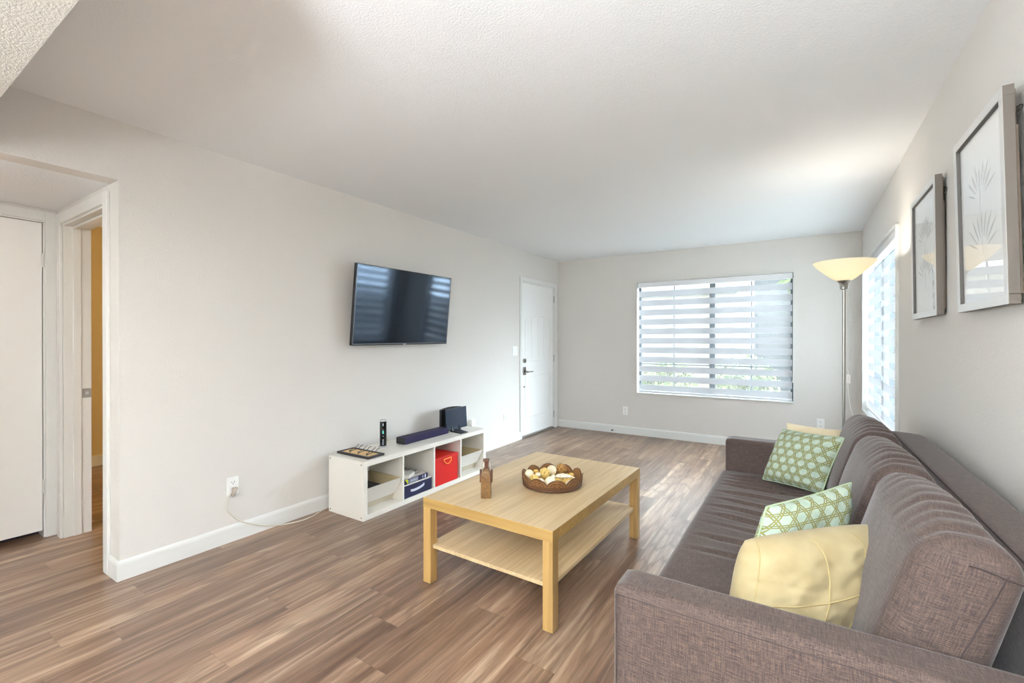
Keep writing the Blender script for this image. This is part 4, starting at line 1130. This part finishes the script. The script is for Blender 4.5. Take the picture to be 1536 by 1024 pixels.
# ------------------------------------------------------------------ floor lamp
lx, ly = 3.296, 3.655
lp = thing('floor_lamp', 'slim steel uplighter floor lamp in the corner behind the sofa', 'floor lamp', (lx, ly, 0))
b = bm_new(); lathe(b, [(.125, 0), (.125, .014), (.118, .020), (.02, .030), (.014, .045)], (lx, ly, 0), 48); obj('lamp_base', b, M['steel'], lp, True)
b = bm_new(); cyl(b, (lx, ly, .03), (lx, ly, 1.62), .0095, 16); obj('pole', b, M['steel'], lp, True)
b = bm_new(); lathe(b, [(.010, 1.612), (.022, 1.616), (.024, 1.648), (.036, 1.664), (.044, 1.674)], (lx, ly, 0), 32); obj('socket_cup', b, M['steel'], lp, True)
b = bm_new(); lathe(b, [(.032, 1.664), (.060, 1.682), (.110, 1.724), (.150, 1.762), (.168, 1.786), (.171, 1.792), (.167, 1.792), (.146, 1.763), (.106, 1.727), (.056, 1.686), (.030, 1.670)], (lx, ly, 0), 64, cap=False); obj('lamp_shade', b, M['shade'], lp, 60)
b = bm_new(); ball(b, (lx, ly, 1.715), .022, 2, (1, 1, 1.3)); obj('bulb', b, emit('lamp_bulb', rgb(255, 226, 170), 6.), lp, True)
b = bm_new(); tube(b, smooth_path([(lx + .012, ly, 1.60), (lx + .012, ly, 1.30), (lx + .012, ly, 1.12), (lx + .024, ly, 1.06), (lx + .022, ly, .98), (lx + .035, ly, .85), (lx + .055, ly, .74), (lx + .06, ly, .45), (lx + .02, ly + .06, .03), (lx - .02, ly + .20, .006)]), .003, 6)
cd = obj('lamp_cord', b, M['white_cord'], lp, True)
b = bm_new(); box(b, lx + .014, lx + .034, ly - .008, ly + .008, 1.00, 1.06, .004); obj('cord_switch', b, M['white_cord'], cd, True)

# ------------------------------------------------------------------ pictures
def picture(y0, w, zb_, zt2, xb_, xt2, label, leaf):
    t = thing('framed_picture', label, 'picture', (W, y0 + w / 2, zb_), group='silver framed leaf prints')
    v = Vector((xt2 - xb_, 0, zt2 - zb_)); hgt = v.length; v.normalize(); u = Vector((0, 1, 0)); nn = Vector((-v.z, 0, v.x))
    O = Vector((xb_, y0, zb_))
    def P_(a, c, d): return O + u * a + v * c + nn * d
    def bxx(bm, a0, a1, c0, c1, d0, d1, bev=0):
        hexa(bm, [P_(a0, c0, d0), P_(a1, c0, d0), P_(a1, c0, d1), P_(a0, c0, d1), P_(a0, c1, d0), P_(a1, c1, d0), P_(a1, c1, d1), P_(a0, c1, d1)], bev)
    fw = .030; dp = .026
    b = bm_new(); bxx(b, 0, w, 0, fw, -dp, -.001, .001); bxx(b, 0, w, hgt - fw, hgt, -dp, -.001, .001); bxx(b, 0, fw, fw, hgt - fw, -dp, -.001, .001); bxx(b, w - fw, w, fw, hgt - fw, -dp, -.001, .001)
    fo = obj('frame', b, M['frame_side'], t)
    b = bm_new(); bxx(b, .001, w - .001, .001, fw, -.001, .0); bxx(b, .001, w - .001, hgt - fw, hgt - .001, -.001, 0); bxx(b, .001, fw, fw, hgt - fw, -.001, 0); bxx(b, w - fw, w - .001, fw, hgt - fw, -.001, 0)
    obj('frame_face', b, M['frame_front'], fo)
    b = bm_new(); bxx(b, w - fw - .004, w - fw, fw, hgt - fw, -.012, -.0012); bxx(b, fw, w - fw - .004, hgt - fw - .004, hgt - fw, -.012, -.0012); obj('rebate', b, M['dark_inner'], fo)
    b = bm_new(); bxx(b, fw, w - fw, fw, hgt - fw, -.016, -.012); mb = obj('mat_board', b, M['matboard'], t)
    b = bm_new(); rn = random.Random(leaf)
    # faint leaf sprays drawn on the paper
    for (ca, cc, sc) in ((w * .5, hgt * .30, 1.0), (w * .52, hgt * .58, .9)):
        for k in range(9):
            an = PI * (.12 + .76 * k / 8); l0 = .035 * sc; l1 = (.085 + .02 * rn.random()) * sc
            pts = [P_(ca + math.cos(an) * (l0 + (l1 - l0) * q / 4) * 1.7, cc + math.sin(an) * (l0 + (l1 - l0) * q / 4) * 1.5, -.0118) for q in range(5)]
            tube(b, pts, [.0008, .0022, .003, .0022, .0006], 5)
        tube(b, [P_(ca, cc - .05 * sc, -.0118), P_(ca, cc + .07 * sc, -.0118)], .0010, 5)
    obj('leaf_print', b, M['pencil'], mb)
    b = bm_new(); bxx(b, fw, w - fw, fw, hgt - fw, -.0095, -.0075); obj('picture_glass', b, M['pic_glass'], t)
    b = bm_new(); bxx(b, .012, w - .012, .012, hgt - .012, -.031, -dp); bxx(b, .004, .016, .03, hgt - .12, -.0325, -dp); obj('backing', b, M['backgrey'], t)
    b = bm_new(); tube(b, smooth_path([P_(.006, hgt - .09, -.022), P_(.004, hgt - .085, -.036), (W - .004, y0 + .03, zt2 - .055), (W - .002, y0 + w / 2, zt2 + .0 - .03), (W - .004, y0 + w - .03, zt2 - .055), P_(w - .006, hgt - .09, -.03)]), .0016, 6)
    obj('hanging_wire', b, M['rubber'], t, True)
    return t
picture(1.890, .503, 1.386, 2.026, 3.570, 3.555, 'silver framed leaf print nearest the camera on the right wall', 1)
picture(2.722, .524, 1.392, 2.022, 3.570, 3.562, 'silver framed leaf print nearest the right window', 2)

# ------------------------------------------------------------------ outdoors
b = bm_new(); box(b, -25, 30, B + T + 1.2, 45, -.25, -.15)
tag(obj('ground', b, M['concrete']), 'grey yard outside the wide window', 'ground', kind='structure')
b = bm_new(); box(b, W + T, 30, -20, B + T + 1.2, -.25, -.15); box(b, -25, W + T, -30, RY - T, -.25, -.15)
tag(obj('paving', b, plain('bounce_paving', rgb(206, 204, 198), .9)), 'unseen pale ground along the side of the house, added to bounce light indoors', 'paving', kind='structure')  # made pale to bounce light up onto the ceiling
bd = thing('neighbour_building', 'pale stucco building seen through the wide blind', 'building', (5, 17, -.15))
b = bm_new(); box(b, 1.9, 9.5, 15, 22, -.15, 4.6); obj('building_wall', b, M['outwall'], bd)
b = bm_new(); prism(b, [(1.5, 4.6), (9.9, 4.6), (9.0, 5.5), (2.4, 5.5)], 1, 14.6, 22.4); obj('roof', b, M['outtrim'], bd)
for x in (2.8, 5.2):
    b = bm_new(); box(b, x, x + 1.2, 14.96, 15.0, .9, 2.1); w_ = obj('window', b, M['gun'], bd)
b2 = thing('courtyard_wall', 'long cream courtyard wall seen through the blind', 'wall', (-3, 14, -.15))
b = bm_new(); box(b, -9, 1.5, 13.9, 14.1, -.15, 2.6); obj('wall_panel', b, plain('cream_stucco', rgb(134, 126, 113), .9), b2)
b = bm_new(); box(b, -9.05, 1.55, 13.85, 14.15, 2.6, 2.68); obj('coping', b, M['outwall'], b2)
def foliage(bm, c, rad, n, leaf, seed):
    r = random.Random(seed)
    for _ in range(n):
        d = Vector((r.gauss(0, 1), r.gauss(0, 1), r.gauss(0, 1))).normalized() * (r.random() ** .4)
        p = Vector((c[0] + d.x * rad[0], c[1] + d.y * rad[1], c[2] + d.z * rad[2]))
        u = Vector((r.gauss(0, 1), r.gauss(0, 1), r.gauss(0, 1))).normalized(); w = u.orthogonal().normalized()
        s = leaf * (.6 + .8 * r.random())
        bm.faces.new([bm.verts.new(p + u * s), bm.verts.new(p + w * s * .5), bm.verts.new(p - u * s), bm.verts.new(p - w * s * .5)])
tr_ = thing('courtyard_tree', 'leafy green tree behind the right half of the wide blind', 'tree', (4.3, 12.0, -.15))
b = bm_new(); tube(b, [(4.3, 12.0, -.15), (4.25, 12.0, .8), (4.35, 12.05, 1.9)], [.12, .10, .07], 10); obj('trunk', b, M['bark'], tr_, True)
b = bm_new(); foliage(b, (4.2, 12.0, 3.0), (1.7, 1.5, 1.3), 2600, .10, 5); obj('crown', b, M['leaf'], tr_)
for i, (x, y, rx_, rz_, lb) in enumerate(((0.75, 9.6, .55, .42, 'low green shrub outside the left half of the wide window'), (2.15, 9.9, .6, .5, 'low green shrub outside the middle of the wide window'), (3.55, 9.5, .5, .38, 'low green shrub outside the right half of the wide window'))):
    t = thing('courtyard_shrub', lb, 'shrub', (x, y, -.15), group='shrubs outside the wide window')
    b = bm_new(); foliage(b, (x, y, -.15 + rz_ + .12), (rx_, .5, rz_ + .1), 900, .06, 20 + i); obj('leaves', b, M['leaf2'], t)
    b = bm_new()
    for k in range(4): tube(b, [(x, y, -.15), (x + .12 * math.cos(k * 1.6), y + .12 * math.sin(k * 1.6), .25)], .012, 6)
    obj('stems', b, M['bark'], t)

# ------------------------------------------------------------------ lights
def area(name, loc, rot, sx, sy, power, col=(1, 1, 1), portal=False):
    d = bpy.data.lights.new(name, 'AREA'); d.shape = 'RECTANGLE'; d.size = sx; d.size_y = sy; d.energy = power; d.color = col
    o = bpy.data.objects.new(name, d); COL.objects.link(o); o.location = loc; o.rotation_euler = rot
    if portal: d.cycles.is_portal = True
    return o
# sky portals at the three glazed openings
area('portal_back', ((WX0 + WX1) / 2, B + T + .01, (WZ0 + WZ1) / 2), (-PI / 2, 0, 0), WX1 - WX0, WZ1 - WZ0, 1, portal=True)
area('portal_right', (W + T + .01, (RY0 + RY1) / 2, (WZ0 + WZ1) / 2), (PI / 2, 0, PI / 2), RY1 - RY0, WZ1 - WZ0, 1, portal=True)
area('portal_rear', ((GX0 + GX1) / 2, RY - T - .01, GZ / 2), (PI / 2, 0, 0), GX1 - GX0, GZ, 1, portal=True)
UPW, FILL_REAR = 560, 1
# ceiling fill lights added behind the camera, out of view
def fill_fitting(x, y, power, label, s=.6):
    t = thing('ceiling_fill_light', label, 'ceiling light', (x, y, H), group='added fill lights behind the camera')
    b = bm_new(); box(b, x - s / 2 - .02, x + s / 2 + .02, y - s / 2 - .02, y + s / 2 + .02, H - .05, H, .004); obj('fitting', b, M['trim'], t)
    b = bm_new(); box(b, x - s / 2, x + s / 2, y - s / 2, y + s / 2, H - .056, H - .05); obj('diffuser', b, emit('ceiling_diffuser', (1, .95, .88, 1), 1.0), t)
    area('fill_light_ceiling', (x, y, H - .060), (0, 0, 0), s, s, power, (1, .93, .83))
fill_fitting(1.8, -1.2, 3, 'added square ceiling fill light behind the camera, nearer one')
fill_fitting(1.8, -2.5, 3, 'added square ceiling fill light behind the camera, farther one')
b = bm_new(); box(b, -.5, W + .5, RY - 4.5, RY - T, 2.35, 2.45); tag(obj('sky_blocker', b, M['outtrim']), 'added unseen slab behind the camera, blocks rear sky light', 'roof', kind='structure')  # put in to cut the sky light through the rear glazing
area('fill_light_left', (-T - .25, (KWY0 + KWY1) / 2, (KWZ0 + KWZ1) / 2), (PI / 2, 0, -PI / 2), KWY1 - KWY0, KWZ1 - KWZ0, 75, (.95, .98, 1))  # fill for the right wall, shining through the added window
# bulb of the floor lamp, bedroom lamp
d = bpy.data.lights.new('floor_lamp_bulb', 'POINT'); d.energy = 3.6; d.color = (1, .94, .86); d.shadow_soft_size = .03
o = bpy.data.objects.new('floor_lamp_bulb', d); COL.objects.link(o); o.location = (lx, ly, 1.745)
# opaque uplighter added out of view behind the camera to brighten the ceiling
for ux, uy, lb in ((3.2, -1.5, 'added steel uplighter behind the camera, brightens the ceiling'),):
    t = thing('fill_uplighter', lb, 'floor lamp', (ux, uy, 0))
    b = bm_new(); lathe(b, [(.14, 0), (.14, .015), (.02, .03)], (ux, uy, 0), 32); obj('lamp_base', b, M['steel'], t, True)
    b = bm_new(); cyl(b, (ux, uy, .03), (ux, uy, 1.52), .012, 14); obj('pole', b, M['steel'], t, True)
    b = bm_new(); lathe(b, [(.02, 1.50), (.10, 1.54), (.17, 1.62), (.165, 1.62), (.095, 1.55), (.02, 1.515)], (ux, uy, 0), 40, cap=False); obj('bowl', b, M['trim'], t, True)
    d = bpy.data.lights.new('fill_spot', 'SPOT'); d.energy = UPW; d.color = (.90, .95, 1); d.shadow_soft_size = .35; d.spot_size = math.radians(165); d.spot_blend = .3
    o = bpy.data.objects.new('fill_spot', d); COL.objects.link(o); o.location = (ux, uy, 1.66); o.rotation_euler = (PI, 0, 0)
area('fill_light_rear', ((GX0 + GX1) / 2, RY - T - .25, GZ / 2), (PI / 2, 0, 0), GX1 - GX0, GZ, FILL_REAR, (.93, .97, 1))  # fill light outside the added rear glazing
t = thing('hall_fill_light', 'added round fill light in the hall, out of view', 'ceiling light', (-.55, .02, OZ))  # added to light the right wall through the hall opening
b = bm_new(); lathe(b, [(.13, -.05), (.15, -.03), (.15, 0)], (-.55, .02, OZ), 32); obj('diffuser', b, emit('hall_diffuser', (1, .96, .9, 1), 2.0), t, True)
d = bpy.data.lights.new('hall_fill_bulb', 'POINT'); d.energy = .9; d.color = (1, .97, .93); d.shadow_soft_size = .12
o = bpy.data.objects.new('hall_fill_bulb', d); COL.objects.link(o); o.location = (-.55, .02, OZ - .20)
d = bpy.data.lights.new('bedroom_lamp', 'POINT'); d.energy = 26; d.color = (1, .80, .50); d.shadow_soft_size = .12
o = bpy.data.objects.new('bedroom_lamp', d); COL.objects.link(o); o.location = (-2.0, 3.5, 1.5)

# sky
SKY, SKY_SIDE = 6.0, 35.0
w = bpy.data.worlds.new('World'); S.world = w; w.use_nodes = True
nt = w.node_tree; nt.nodes.clear()
out = nt.nodes.new('ShaderNodeOutputWorld'); bg = nt.nodes.new('ShaderNodeBackground')
tc = nt.nodes.new('ShaderNodeTexCoord'); sp = nt.nodes.new('ShaderNodeSeparateXYZ'); cr = nt.nodes.new('ShaderNodeValToRGB')
nt.links.new(tc.outputs['Generated'], sp.inputs[0]); nt.links.new(sp.outputs[2], cr.inputs[0])
e = cr.color_ramp.elements; e[0].position = 0.08; e[0].color = (.22, .25, .28, 1); e[1].position = .50; e[1].color = (.80, .90, 1.0, 1)
nt.links.new(cr.outputs[0], bg.inputs[0])
gl = nt.nodes.new('ShaderNodeMapRange'); gl.interpolation_type = 'SMOOTHSTEP'      # brighter sky on the sunny +x side
dp = nt.nodes.new('ShaderNodeVectorMath'); dp.operation = 'DOT_PRODUCT'; nt.links.new(tc.outputs['Generated'], dp.inputs[0]); dp.inputs[1].default_value = Vector((.84, .50, .20)).normalized()
nt.links.new(dp.outputs['Value'], gl.inputs[0]); gl.inputs[1].default_value = .62; gl.inputs[2].default_value = .95; gl.inputs[3].default_value = 0; gl.inputs[4].default_value = SKY_SIDE
ad = nt.nodes.new('ShaderNodeMath'); ad.operation = 'ADD'; nt.links.new(gl.outputs[0], ad.inputs[0]); ad.inputs[1].default_value = SKY
nt.links.new(ad.outputs[0], bg.inputs[1])
nt.links.new(bg.outputs[0], out.inputs[0])

# ------------------------------------------------------------------ camera and colour
cd_ = bpy.data.cameras.new('Camera'); cam = bpy.data.objects.new('Camera', cd_); COL.objects.link(cam)
cam.location = CAM; cam.rotation_euler = (PI / 2 + PITCH, 0, YAW)
cd_.sensor_fit = 'HORIZONTAL'; cd_.sensor_width = 36; cd_.lens = FPX / 1536 * 36; cd_.clip_start = .02; cd_.clip_end = 200
S.camera = cam
S.view_settings.view_transform = 'Standard'; S.view_settings.look = 'None'; S.view_settings.gamma = 1; S.view_settings.use_curve_mapping = False
S.view_settings.exposure = 1.22
S.cycles.use_denoising = True
S.cycles.max_bounces = 10; S.cycles.diffuse_bounces = 6; S.cycles.transparent_max_bounces = 16
S.cycles.sample_clamp_indirect = 6.0
